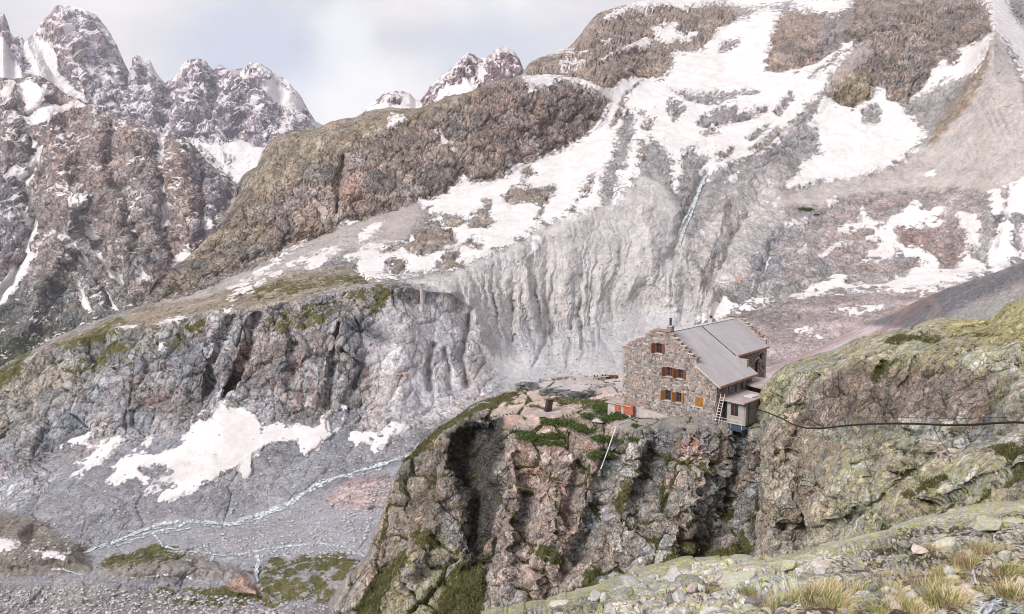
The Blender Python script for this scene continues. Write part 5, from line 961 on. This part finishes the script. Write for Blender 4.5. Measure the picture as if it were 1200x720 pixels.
FS = [  # x, y, width, height in photo pixels, kind, label
    (1184, 651, 46, 18, 'pink', 'pale pink boulder half buried in straw grass at the right edge'),
    (1008, 662, 30, 13, 'pink', 'pale pink rounded stone below the lichen slab, left of the wide flat stone'),
    (1040, 660, 36, 8, 'grey', 'long flat grey stone beside the pale pink rounded stone'),
    (1079, 650, 22, 10, 'pink', 'small pale stone above the big straw tussock'),
    (1128, 692, 54, 26, 'lichen', 'grey boulder with yellow lichen among the grass near the right corner'),
    (1172, 682, 44, 15, 'grey', 'tilted grey slab lying right of the yellow lichen boulder'),
    (918, 712, 44, 22, 'lichen', 'white and yellow lichen boulder at the bottom, left of the tussocks'),
    (968, 714, 32, 14, 'grey', 'grey stone at the bottom edge between straw tussocks'),
    (1042, 680, 24, 12, 'lichen', 'small lichen stone between two straw tussocks'),
    (955, 677, 32, 12, 'lichen', 'flat stone with a bright yellow lichen patch below the green tuft'),
    (866, 680, 60, 24, 'lichen', 'large rounded pale boulder with lichen on the lower slab'),
    (893, 688, 28, 14, 'lichen', 'lichen stone touching the large rounded pale boulder'),
    (812, 678, 44, 18, 'dark', 'dark angular block on the slab left of the large pale boulder'),
    (790, 672, 30, 16, 'grey', 'grey angular block on the slab beside the dark block'),
    (832, 694, 34, 10, 'grey', 'flat grey stone below the dark angular block'),
    (846, 716, 30, 10, 'pink', 'pale stone at the bottom edge right of the heath'),
    (886, 716, 44, 14, 'lichen', 'lichen stone at the bottom edge next to the yellow tussock'),
    (700, 700, 40, 14, 'lichen', 'lichen slab left of the lone straw tussock'),
    (768, 712, 26, 12, 'grey', 'grey stone just right of the lone straw tussock'),
    (1118, 668, 20, 9, 'grey', 'first small stone above the yellow lichen boulder'), (1136, 666, 18, 9, 'pink', 'pinkish stone in the cluster above the yellow lichen boulder'),
    (1066, 657, 14, 8, 'dark', 'small dark stone at the foot of the lichen slab'), (1090, 672, 16, 8, 'grey', 'small grey stone sunk beside the big straw tussock'),
    (990, 648, 26, 10, 'lichen', 'lichen block at the foot of the lichen slab above the green tuft'), (925, 664, 24, 12, 'lichen', 'squat lichen stone at the left end of the grass'),
    (905, 672, 20, 10, 'grey', 'grey stone left of the squat lichen stone'), (935, 700, 18, 9, 'grey', 'grey stone between the bottom straw tussocks on the left'), (1022, 690, 16, 9, 'dark', 'dark stone in the hollow below the two tussocks'),
    (1155, 660, 18, 9, 'grey', 'grey stone left of the pale pink boulder'), (1060, 640, 30, 12, 'dark', 'dark block on the lichen slab above the straw grass'), (1110, 634, 40, 16, 'lichen', 'broad lichen boulder on the slab above the straw grass'),
    (1160, 622, 42, 16, 'lichen', 'yellow green boulder on the slab near the right edge'), (1018, 640, 30, 12, 'grey', 'grey block lying on the yellow lichen slab'), (960, 656, 26, 10, 'grey', 'grey slab stone behind the green tuft'),
    (656, 714, 34, 10, 'lichen', 'low lichen ledge stone at the left end of the slab'), (740, 682, 34, 12, 'grey', 'grey ledge stone above the lone straw tussock'), (1195, 612, 36, 16, 'lichen', 'lichen boulder on the skyline of the slab at the right edge')]
for x, y, w, h, k, lb in FS: stone_at(FG, x, y, w, h, k, lb)
for i in range(150):                                              # pebbles between the tussocks, all alike
    x = rs.uniform(700, 1230); y = rs.uniform(np.interp(x, [700, 900, 1000, 1230], [700, 668, 655, 630]), 735)
    k = rs.choice(['grey', 'grey', 'pink', 'lichen', 'lichen', 'dark']); nm = {'grey': 'grey', 'pink': 'pale pinkish', 'lichen': 'yellow speckled', 'dark': 'dark'}[k]
    stone_at(FG, x, y, rs.uniform(9, 28), rs.uniform(6, 13), k, 'loose %s stone lying between the grass tussocks' % nm, 'loose %s stones between the tussocks' % nm, name='stone')
def earth_pillar():
    p, n = MS.point(497, 352); q, _ = MS.point(497, 340); h = 9.0
    r = tag(empty('earth_pillar', p), 'thin earth pillar with a dark capstone on the moraine', 'earth pillar')
    MB().tube([(0, 0, -3), (0.2, -0.3, 2), (-0.1, -0.6, 5), (0, -0.8, h - 1)], [1.6, 1.1, 0.8, 0.6], 9).build('pillar', M_CONC, r)
    me = stone_mesh('capstone', 77, 2, 0.35); me.materials.append(M_ST['dark']); c = bpy.data.objects.new('capstone', me); COL.objects.link(c); c.parent = r; c.scale = (1.9, 1.7, 1.5); c.location = (0, -0.8, h - 0.5)
earth_pillar()

def scatter_stones(name, sheet, polys, n, size, mat, seed, label):
    """loose scree: uncounted rough stones, one object"""
    r = np.random.RandomState(seed); V, Fc = [], []; base = np.array([(1, 0, 0), (0, 1, 0), (-1, 0, 0), (0, -1, 0), (0, 0, 0.8), (0, 0, -0.6)]); tri = ((0, 1, 4), (1, 2, 4), (2, 3, 4), (3, 0, 4), (1, 0, 5), (2, 1, 5), (3, 2, 5), (0, 3, 5)); k = 0
    while k < n:
        pl = polys[r.randint(len(polys))]; xs = [p[0] for p in pl]; ys = [p[1] for p in pl]; x, y = r.uniform(min(xs), max(xs)), r.uniform(min(ys), max(ys))
        if not inside((x, y), pl): continue
        rr, c = sheet.at(x, y); k += 1
        if sheet.snow[rr, c] > 0 and r.rand() < 0.9: continue
        s = size * (0.35 + 1.9 * r.rand() ** 4); P = base * s * r.uniform(0.6, 1.3, (6, 3)) * np.array([1, 1, 0.75]); a = r.uniform(0, 6.3); R = np.array([[math.cos(a), -math.sin(a), 0], [math.sin(a), math.cos(a), 0], [0, 0, 1]])
        o = len(V); V += list(map(tuple, P @ R.T + sheet.P[rr, c] + np.array([0, 0, s * 0.25]))); Fc += [tuple(o + i for i in t) for t in tri]
    me = bpy.data.meshes.new(name); me.from_pydata(V, [], Fc); me.materials.append(mat); o = bpy.data.objects.new(name, me); COL.objects.link(o); o['kind'] = 'stuff'; o['label'] = label; o['category'] = 'scree'; return o
scatter_stones('valley_scree', MS, [[(-60, 700), (60, 590), (160, 530), (230, 500), (400, 520), (490, 505), (470, 540), (300, 602), (180, 616), (90, 650)], [(-60, 690), (150, 690), (420, 712), (400, 740), (-60, 740)], [(200, 652), (300, 610), (460, 560), (450, 620), (400, 655)], [(190, 356), (300, 300), (420, 260), (470, 285), (330, 320)]], 9000, 0.42, stone_mat('scree_stone', (0.36, 0.355, 0.37), 0.0, 0.5), 4, 'loose grey scree stones scattered over the valley slopes')
scatter_stones('moraine_stones', MS, [[(600, 300), (700, 250), (820, 300), (820, 380), (720, 440), (620, 440)], [(960, 235), (1070, 185), (1160, 60), (1200, 150), (1200, 210), (1100, 225)], [(700, 130), (900, 110), (960, 120), (880, 190), (750, 200)]], 3000, 0.5, stone_mat('moraine_stone', (0.40, 0.385, 0.38), 0.0, 0.6), 5, 'loose stones scattered over the moraine and upper slopes')

# ------------------------------------------------------------------ plants
def blade_mat(name, a, b, c):
    t = NT(name); col = t.attr('Col', 'Color'); oi = t.n('ShaderNodeObjectInfo').outputs['Random']; k = t.rng(oi, 0, 1, 0.8, 1.2); cc = t.n('ShaderNodeCombineColor')
    for i in range(3): t.l(k, cc.inputs[i])
    return t.fin(t.mix(1.0, col, cc.outputs[0], 'MULTIPLY'), 0.75)
M_BLADE = blade_mat('grass_blade', 0, 0, 0)
STRAW = [(0.60, 0.49, 0.32), (0.52, 0.41, 0.26), (0.68, 0.58, 0.41), (0.42, 0.30, 0.18), (0.26, 0.18, 0.11)]; GREEN = [(0.15, 0.19, 0.03), (0.21, 0.24, 0.045), (0.10, 0.14, 0.02), (0.30, 0.30, 0.07)]
def tussock_mesh(seed, green, n=560):
    r = random.Random(seed); m = MB(); cx, cy = r.uniform(-0.3, 0.3), r.uniform(-0.3, 0.3)
    for i in range(n):
        a = r.uniform(0, 6.283); d = math.sqrt(r.random()) * 0.55; x, y = math.cos(a) * d, math.sin(a) * d; inner = math.hypot(x - cx, y - cy) < 0.42
        c = r.choice(GREEN) if r.random() < (green + (0.35 if inner and green > 0.1 else 0)) else r.choice(STRAW); k = r.uniform(0.75, 1.15); c = tuple(v * k for v in c)
        b = a + r.gauss(0, 0.9); l = r.uniform(0.55, 1.25); lean = r.uniform(0.1, 0.9) * (0.35 + d); w = r.uniform(0.009, 0.017); p = [Vector((x, y, -0.12))]
        for k_ in range(1, 4):
            t = k_ / 3; p.append(Vector((x + math.cos(b) * lean * l * t ** 1.7, y + math.sin(b) * lean * l * t ** 1.7, l * (t * 0.75 - 0.32 * lean * t * t) - 0.05)))
        s = Vector((-math.sin(b + 0.6), math.cos(b + 0.6), 0)) * w
        for k_ in range(3):
            w0, w1 = 1 - k_ / 3.2, 1 - (k_ + 1) / 3.2
            m.face([p[k_] - s * w0, p[k_] + s * w0, p[k_ + 1] + s * w1, p[k_ + 1] - s * w1], c)
    o = m.build('tussock', M_BLADE, None, fix=False); me = o.data; bpy.data.objects.remove(o); return me
TUS = {'straw': [tussock_mesh(s, 0.14) for s in (1, 2, 3)], 'mixed': [tussock_mesh(s, 0.32) for s in (4, 5, 6)], 'green': [tussock_mesh(s, 0.75, 300) for s in (7, 8)]}
rt = random.Random(5)
def tussock(sheet, x, y, wpx, kind, label, group=None, tall=1.0):
    p, n = sheet.point(x, y); d = to_pix(np.array(p))[2]; s = wpx / F * d / 1.55
    o = bpy.data.objects.new('grass_tussock', rt.choice(TUS[kind])); COL.objects.link(o); o.location = p; o.scale = (s, s, s * 0.6 * tall); o.rotation_euler = (0, 0, rt.uniform(0, 6.28)); return tag(o, label, 'grass', group)
for x, y, w, k, lb in ((742, 708, 40, 'mixed', 'lone straw tussock with a green heart on the lichen slab'), (956, 668, 28, 'green', 'bright green grass tuft beside the lichen stones'), (982, 668, 20, 'mixed', 'small yellow green tuft right of the bright green tuft'), (878, 706, 30, 'mixed', 'yellow green tussock at the bottom beside the lichen stone'),
        (1005, 690, 56, 'mixed', 'wide straw tussock with a green patch in the middle of the grass'), (1090, 684, 62, 'straw', 'largest straw tussock, above the green bottom tussock'), (1076, 714, 76, 'mixed', 'huge tussock with green blades at the bottom edge'), (1132, 650, 52, 'straw', 'straw tussock below the lichen slab, left of the pale pink boulder'),
        (1070, 660, 44, 'straw', 'straw tussock at the foot of the lichen slab'), (1140, 708, 36, 'green', 'fresh green tussock in front of the yellow lichen boulder'), (930, 694, 50, 'straw', 'straw tussock left of the wide green patched tussock'), (1190, 708, 50, 'straw', 'straw tussock in the bottom right corner'), (1022, 708, 44, 'green', 'green grass patch at the bottom between straw tussocks'), (1165, 668, 40, 'mixed', 'mixed tussock in front of the pale pink boulder')): tussock(FG, x, y, w, k, lb)
for x, y, w, k in ((915, 702, 40, 'straw'), (948, 706, 46, 'straw'), (985, 706, 40, 'straw'), (1045, 700, 46, 'straw'), (1110, 718, 52, 'straw'), (1160, 716, 44, 'straw'), (1150, 640, 40, 'straw'), (1180, 638, 36, 'straw'), (1108, 655, 36, 'straw'), (1045, 672, 30, 'straw'), (1120, 680, 30, 'straw'), (1190, 680, 44, 'mixed'), (1205, 660, 40, 'straw'), (975, 684, 34, 'straw'), (1058, 688, 40, 'straw'), (1150, 684, 30, 'straw'), (1030, 720, 50, 'straw'), (960, 724, 44, 'straw'), (1120, 734, 60, 'straw'), (1200, 738, 60, 'straw'), (1060, 742, 60, 'straw'), (985, 738, 50, 'straw'), (905, 735, 50, 'mixed'), (1230, 700, 50, 'straw'), (1240, 660, 40, 'straw'), (896, 660, 18, 'straw'), (1100, 690, 44, 'straw'), (1070, 690, 40, 'straw'), (1215, 630, 40, 'straw'), (830, 704, 30, 'straw'), (800, 716, 34, 'straw')):
    tussock(FG, x, y, w, k, 'plain straw coloured tussock in the foreground grass', 'plain straw tussocks in the foreground', rt.uniform(0.8, 1.1))
for i in range(46):                                              # the rest of the sward towards the bottom right corner
    x = rt.uniform(890, 1240); lo = np.interp(x, [890, 960, 1040, 1120, 1240], [700, 686, 664, 640, 622]); y = lo + (745 - lo) * rt.random() ** 0.8
    tussock(FG, x, y, np.interp(y, [630, 740], [26, 62]) * rt.uniform(0.75, 1.15), rt.choice(['straw', 'straw', 'mixed']), 'plain straw coloured tussock in the foreground grass', 'plain straw tussocks in the foreground', rt.uniform(0.65, 1.0))
def heath():
    """brown cushion of heath on the slab: uncounted twigs"""
    m = MB(); r = random.Random(2)
    for x, y, w, n in ((812, 704, 30, 420), (830, 700, 20, 260), (785, 698, 18, 200), (1120, 662, 16, 160), (1060, 672, 16, 160), (1150, 676, 18, 180)):
        for i in range(n):
            a = r.gauss(0, 0.45) * w; p, _ = FG.point(x + a, y + r.gauss(0, 0.14) * w); d = to_pix(np.array(p))[2]; s = d / F; l = r.uniform(2.5, 7) * s; b = r.uniform(0, 6.28); c = r.choice([(0.10, 0.055, 0.05), (0.15, 0.085, 0.075), (0.07, 0.06, 0.03), (0.20, 0.12, 0.10)])
            e = p + Vector((math.cos(b) * l * 0.6, math.sin(b) * l * 0.6, l * 0.8)); t = Vector((-math.sin(b), math.cos(b), 0)) * s * 0.8; m.face([p - t, p + t, e], c)
    o = m.build('heath', M_BLADE, None, fix=False); o['kind'] = 'stuff'; o['label'] = 'brown heath twigs growing between the slab stones'; o['category'] = 'heath'
heath()
def leaf_mat():
    t = NT('shrub_leaf'); return t.fin(t.attr('Col', 'Color'), 0.6)
M_LEAF = leaf_mat(); M_TWIG = plain('twig_bark', (0.10, 0.07, 0.05), 0.9)
LEAFC = [(0.045, 0.075, 0.014), (0.065, 0.10, 0.02), (0.03, 0.052, 0.012), (0.09, 0.12, 0.03)]
def shrub_mesh(seed, n=1500):
    r = random.Random(seed); m = MB(); lumps = [(r.uniform(-0.6, 0.6), r.uniform(-0.5, 0.5), r.uniform(0.35, 0.6)) for _ in range(7)]
    for i in range(n):
        lx, ly, lr = r.choice(lumps); v = Vector((r.gauss(0, 1), r.gauss(0, 1), abs(r.gauss(0, 1)))).normalized() * lr * r.uniform(0.55, 1.05); p = Vector((lx, ly, 0)) + Vector((v.x, v.y, v.z * 0.75)); c = r.choice(LEAFC)
        a = Vector((r.gauss(0, 1), r.gauss(0, 1), r.gauss(0, 0.6))).normalized(); b = a.cross(Vector((r.gauss(0, 1), r.gauss(0, 1), r.gauss(0, 1)))).normalized(); s = r.uniform(0.04, 0.075)
        m.face([p - a * s, p + b * s * 0.6, p + a * s, p - b * s * 0.6], c)
    o = m.build('foliage', M_LEAF, None, fix=False); me = o.data; bpy.data.objects.remove(o)
    t = MB()
    for i in range(6):
        a = i * 1.05; t.tube([(0, 0, -0.2), (math.cos(a) * 0.3, math.sin(a) * 0.25, 0.12), (math.cos(a) * 0.65, math.sin(a) * 0.55, 0.25)], [0.03, 0.02, 0.008], 5)
    o = t.build('twigs', M_TWIG, None); tm = o.data; bpy.data.objects.remove(o); return me, tm
SHR = [shrub_mesh(s) for s in (31, 32, 33)]
def shrub(sheet, x, y, wpx, label, group=None, flat=1.15):
    p, n = sheet.point(x, y); d = to_pix(np.array(p))[2]; s = wpx / F * d / 2.0; a, b = rt.choice(SHR); r = tag(empty('dwarf_shrub', p, rt.uniform(0, 6.28)), label, 'shrub', group); r.scale = (s, s, s * flat)
    for nm, me in (('foliage', a), ('twigs', b)): o = bpy.data.objects.new(nm, me); COL.objects.link(o); o.parent = r
for x, y in ((622, 503), (640, 508), (655, 503), (632, 516), (612, 506), (648, 518), (662, 497), (640, 496), (616, 514)): shrub(HC, x, y, rt.uniform(24, 32), 'low green juniper mat below the brown box on the cliff top', 'juniper mats below the brown box')
for x, y in ((690, 497), (700, 507), (712, 492), (724, 489), (700, 521), (712, 530), (690, 487), (705, 482), (716, 508), (680, 502), (698, 535)): shrub(HC, x, y, rt.uniform(22, 30), 'low green juniper mat on the rock left of the red doors', 'juniper mats left of the red doors')
for x, y in ((728, 517), (736, 506), (742, 514), (732, 530), (745, 500)): shrub(HC, x, y, rt.uniform(14, 19), 'small juniper below the red doors', 'small junipers below the red doors')
shrub(MS, 943, 246, 16, 'dark green bush on the slope above the waterfall slabs', None, 1.0); shrub(MS, 958, 252, 10, 'small dark bush right of the dark green bush on the slope', None, 0.8)
def turf(name, sheet, n, h, cols, seed, label, thr=1.0):
    r = np.random.RandomState(seed); idx = np.argwhere((sheet.veg > thr)); m = MB(); rr = random.Random(seed)
    if not len(idx): return
    for k in r.randint(0, len(idx), n):
        i, j = idx[k]; p = Vector(sheet.P[i, j]) + Vector((r.normal(0, h * 0.4), r.normal(0, h * 0.4), -0.05 * h)); b = r.uniform(0, 6.28); l = h * r.uniform(0.5, 1.3); e = p + Vector((math.cos(b) * l * 0.5, math.sin(b) * l * 0.5, l * 0.85)); t = Vector((-math.sin(b), math.cos(b), 0)) * h * 0.13; m.face([p - t, p + t, e], rr.choice(cols))
    o = m.build(name, M_BLADE, None, fix=False); o['kind'] = 'stuff'; o['label'] = label; o['category'] = 'grass'
TC = [(0.04, 0.052, 0.013), (0.06, 0.07, 0.02), (0.10, 0.095, 0.03), (0.18, 0.14, 0.06)]
turf('ledge_turf', HC, 22000, 0.34, TC, 3, 'green and tawny turf on the ledges of the cliff'); turf('outcrop_turf', OC, 9000, 0.2, TC, 4, 'mossy turf in the joints of the outcrop')

# ------------------------------------------------------------------ small things round the hut
def sheet_line(sheet, pts, lift):
    return [sheet.point(x, y)[0] + Vector((0, 0, lift)) for x, y in pts]
def densify(P, k=6, sag=0.0):
    out = []
    for a, b in zip(P[:-1], P[1:]):
        for i in range(k): t = i / k; out.append(a.lerp(b, t) - Vector((0, 0, sag * 4 * t * (1 - t))))
    return out + [P[-1]]
M_HOSE = plain('black_hose', (0.012, 0.012, 0.014), 0.55, 0.3, 3)
def on_front(sheet, x, y, off):
    p, n = sheet.point(x, y); return p - p.normalized() * off
def draped(sheet, pts, off, step=4.0, reach=3):
    """a line lying against a rock face: photo pixels, standing off metres clear of the nearest bumps"""
    px = []
    for (x0, y0), (x1, y1) in zip(pts[:-1], pts[1:]):
        k = max(1, int(math.hypot(x1 - x0, y1 - y0) / step)); px += [(x0 + (x1 - x0) * i / k, y0 + (y1 - y0) * i / k) for i in range(k)]
    px.append(pts[-1]); D = []
    for x, y in px: D.append(min(to_pix(np.array(sheet.point(x + a, y + b)[0]))[2] for a in (-1.5, 0, 1.5) for b in (-2, 0, 2)))
    D = [min(D[max(0, i - reach):i + reach + 1]) for i in range(len(D))]; D = [sum(D[max(0, i - 2):i + 3]) / len(D[max(0, i - 2):i + 3]) - off for i in range(len(D))]
    return [Vector(pix(x, y, d)) for (x, y), d in zip(px, D)]
P = [Vector(pix(868, 474, 77.5)), Vector(pix(878, 477, 76))] + draped(OC, ((888, 480), (900, 484), (915, 490), (930, 498), (945, 502), (965, 502), (990, 499), (1020, 497), (1050, 496.5), (1080, 497), (1110, 498.5), (1140, 498), (1165, 496), (1190, 495), (1215, 496.5), (1250, 497), (1300, 497)), 0.1)
tag(MB().tube(P, 0.07, 8).build('water_pipe', M_HOSE, None, smooth=True), 'thick black water pipe running across the outcrop to the hut', 'pipe')
for pts, lb in (([(1093, 498), (1100, 514), (1112, 530)], 'left of the two thin wires hanging below the black pipe'), ([(1156, 499), (1146, 512), (1128, 529)], 'right of the two thin wires hanging below the black pipe')):
    tag(MB().tube(draped(OC, pts, 0.05), 0.022, 6).build('anchor_wire', M_DARK, None), lb, 'wire')
tag(MB().tube(draped(OC, ((1010, 490), (1060, 489.5), (1120, 491), (1180, 489)), 0.05), 0.02, 6).build('cable', M_DARK, None), 'thin cable stretched along the rock above the black pipe', 'cable')
tag(MB().tube(draped(HC, ((722, 500), (713, 526), (704, 550)), 0.15, reach=2), 0.07, 8).build('drain_pipe', M_GALV, None), 'straight pale drain pipe running down the cliff below the red doors', 'pipe')
a, b = on_front(HC, 724, 497, 0.5), on_front(HC, 743, 489, 0.5); tag(MB().tube([a, b], 0.05, 6).build('wooden_pole', M_PALE, None), 'thin wooden pole lying on the ground below the red doors', 'pole')
def rubble_wall(name, pts, h, w, label, seed, cols):
    r = random.Random(seed); m = MB(); L = densify(sheet_line(HC, pts, -0.1), 10)
    for p in L:
        z = 0
        while z < h:
            for k in range(2):
                s = r.uniform(0.12, 0.24); q = p + Vector((r.uniform(-0.35, 0.35), (k - 0.5) * w + r.uniform(-0.08, 0.08), z + s * 0.4)); c = r.choice(cols); m.box((q.x - s * 1.4, q.y - s, q.z - s * 0.6), (q.x + s * 1.4, q.y + s, q.z + s * 0.6), c, 0.06, r)
            z += 0.22
    o = m.build(name, M_STONE, None); return tag(o, label, 'stone wall')
DK = [(0.10, 0.11, 0.11), (0.16, 0.16, 0.165), (0.07, 0.075, 0.08), (0.22, 0.21, 0.21)]; LT = [(0.36, 0.33, 0.31), (0.28, 0.26, 0.26), (0.44, 0.40, 0.38), (0.18, 0.17, 0.17)]
rubble_wall('dry_stone_wall', [(636, 461), (655, 463), (676, 466), (693, 462)], 0.7, 0.4, 'dark dry stone retaining wall on the terrace left of the hut', 1, DK)
rubble_wall('dry_stone_wall', [(608, 457), (618, 456), (627, 456)], 0.9, 0.5, 'short dark stone wall at the left end of the terrace', 2, DK)
rubble_wall('stone_kerb', [(697, 454), (706, 453), (718, 451)], 0.25, 0.3, 'low row of stones edging the path on the terrace', 3, LT)
rubble_wall('stone_kerb', [(616, 447), (640, 443.5), (670, 443.5)], 0.3, 0.3, 'low row of stones along the far rim of the terrace', 4, LT)
def picnic_table():
    p, _ = HC.point(703, 444); r = tag(empty('picnic_table', p, 0.5), 'weathered wooden picnic table with benches on the terrace', 'table')
    for i in range(4): MB().box((-1.0, -0.42 + i * 0.21, 0.70), (1.0, -0.23 + i * 0.21, 0.75)).build('table_board', M_PALE, r)
    for s in (-1, 1): MB().box((-1.0, s * 0.75 - 0.13, 0.42), (1.0, s * 0.75 + 0.13, 0.47)).build('bench_board', M_PALE, r)
    for x in (-0.7, 0.7):
        MB().box((x - 0.04, -0.8, 0.34), (x + 0.04, 0.8, 0.42)).build('crossbar', M_WOOD2, r)
        for s in (-1, 1): MB().hexa([(x - 0.05 + d, s * y, z) for d in (0, 0.1) for y, z in ((0.6, 0), (0.7, 0), (0.32, 0.7), (0.22, 0.7))]).build('leg', M_WOOD2, r)
    for x, l in ((1.6, 1.0), (2.3, 0.6)):
        q = tag(empty('firewood_stack', p + Vector((x, 0.3, 0)), 0.3 * x), 'dark %s of logs lying right of the picnic table' % ('pile' if l > 0.8 else 'small heap'), 'firewood')
        for i in range(6): MB().tube([(-l / 2, (i % 3) * 0.22 - 0.2, 0.12 + 0.2 * (i // 3)), (l / 2, (i % 3) * 0.22 - 0.2 + 0.08, 0.14 + 0.2 * (i // 3))], 0.11, 7).build('log', M_WOOD2, q)
picnic_table()
def brown_box():
    p, _ = HC.point(643, 486); s = tag(MB().hexa([(x, y, z) for z in (-0.5, 0.0) for x, y in ((-1.6, -0.7), (1.5, -0.9), (1.7, 0.9), (-1.3, 0.8))]).build('concrete_pad', M_CONC, None), 'pale concrete pad under the tilted brown box', 'slab'); s.location = p + Vector((0, 0, 0.32))
    r = tag(empty('brown_box', p + Vector((-0.1, 0, 0.33)), 0.4), 'tilted dark brown metal box on a stand left of the hut', 'box'); mt = plain('brown_paint', (0.055, 0.032, 0.03), 0.6)
    def tl(x, y, z): return (x + 0.20 * z, y, z)
    MB().hexa([tl(x, y, z) for z in (0.42, 1.45) for x, y in ((-0.36, -0.3), (0.36, -0.3), (0.36, 0.3), (-0.36, 0.3))]).build('body', mt, r)
    MB().hexa([tl(x, y, z) for z in (1.453, 1.53) for x, y in ((-0.42, -0.36), (0.42, -0.36), (0.42, 0.36), (-0.42, 0.36))]).build('lid', mt, r)
    MB().hexa([tl(x, y, z) for z in (0.05, 0.40) for x, y in ((-0.42, -0.34), (0.40, -0.34), (0.40, 0.34), (-0.42, 0.34))]).build('base', M_DARK, r)
    for x in (0.55, 0.95): MB().tube([(0.45, 0.0, 0.85), (x, 0.1, 0.02)], 0.035, 6).build('strut', M_GALV, r)
brown_box()
for k, (u, v, z, w, d) in enumerate(((-1.9, -2.0, -2.55, 1.6, 0.9), (0.3, -2.3, -2.75, 1.5, 1.0))):
    o = MB().hexa([(x * w, y * d, zz) for zz in (0, 0.12) for x, y in ((-0.5, -0.5), (0.5, -0.4), (0.6, 0.5), (-0.4, 0.5))]).build('loading_board', M_PALE if k == 0 else M_FLAT, None); o.location = hut_pt(u, v, z); o.rotation_euler = (0.15, -0.08, -YAW)
    tag(o, ('grey white board lying in front of the left red door', 'pinkish board lying in front of the right red door')[k], 'board')
def haze():
    m = bpy.data.materials.new('mountain_air'); m.use_nodes = True; nt = m.node_tree; nt.nodes.clear(); o = nt.nodes.new('ShaderNodeOutputMaterial'); v = nt.nodes.new('ShaderNodeVolumePrincipled')
    v.inputs['Color'].default_value = (0.80, 0.82, 0.92, 1); v.inputs['Density'].default_value = HAZE; nt.links.new(v.outputs[0], o.inputs['Volume'])
    zs = [(o_.matrix_world @ Vector(c)).z for o_ in SC.objects if o_.type == 'MESH' for c in o_.bound_box]; b = MB().box((-4000, -600, min(zs) - 1), (7000, 8500, max(zs) + 60)).build('haze', m, None); b['kind'] = 'stuff'; b['label'] = 'thin bluish mountain air between here and the far range'; b['category'] = 'haze'
HAZE = 3.5e-5
if HAZE: haze()
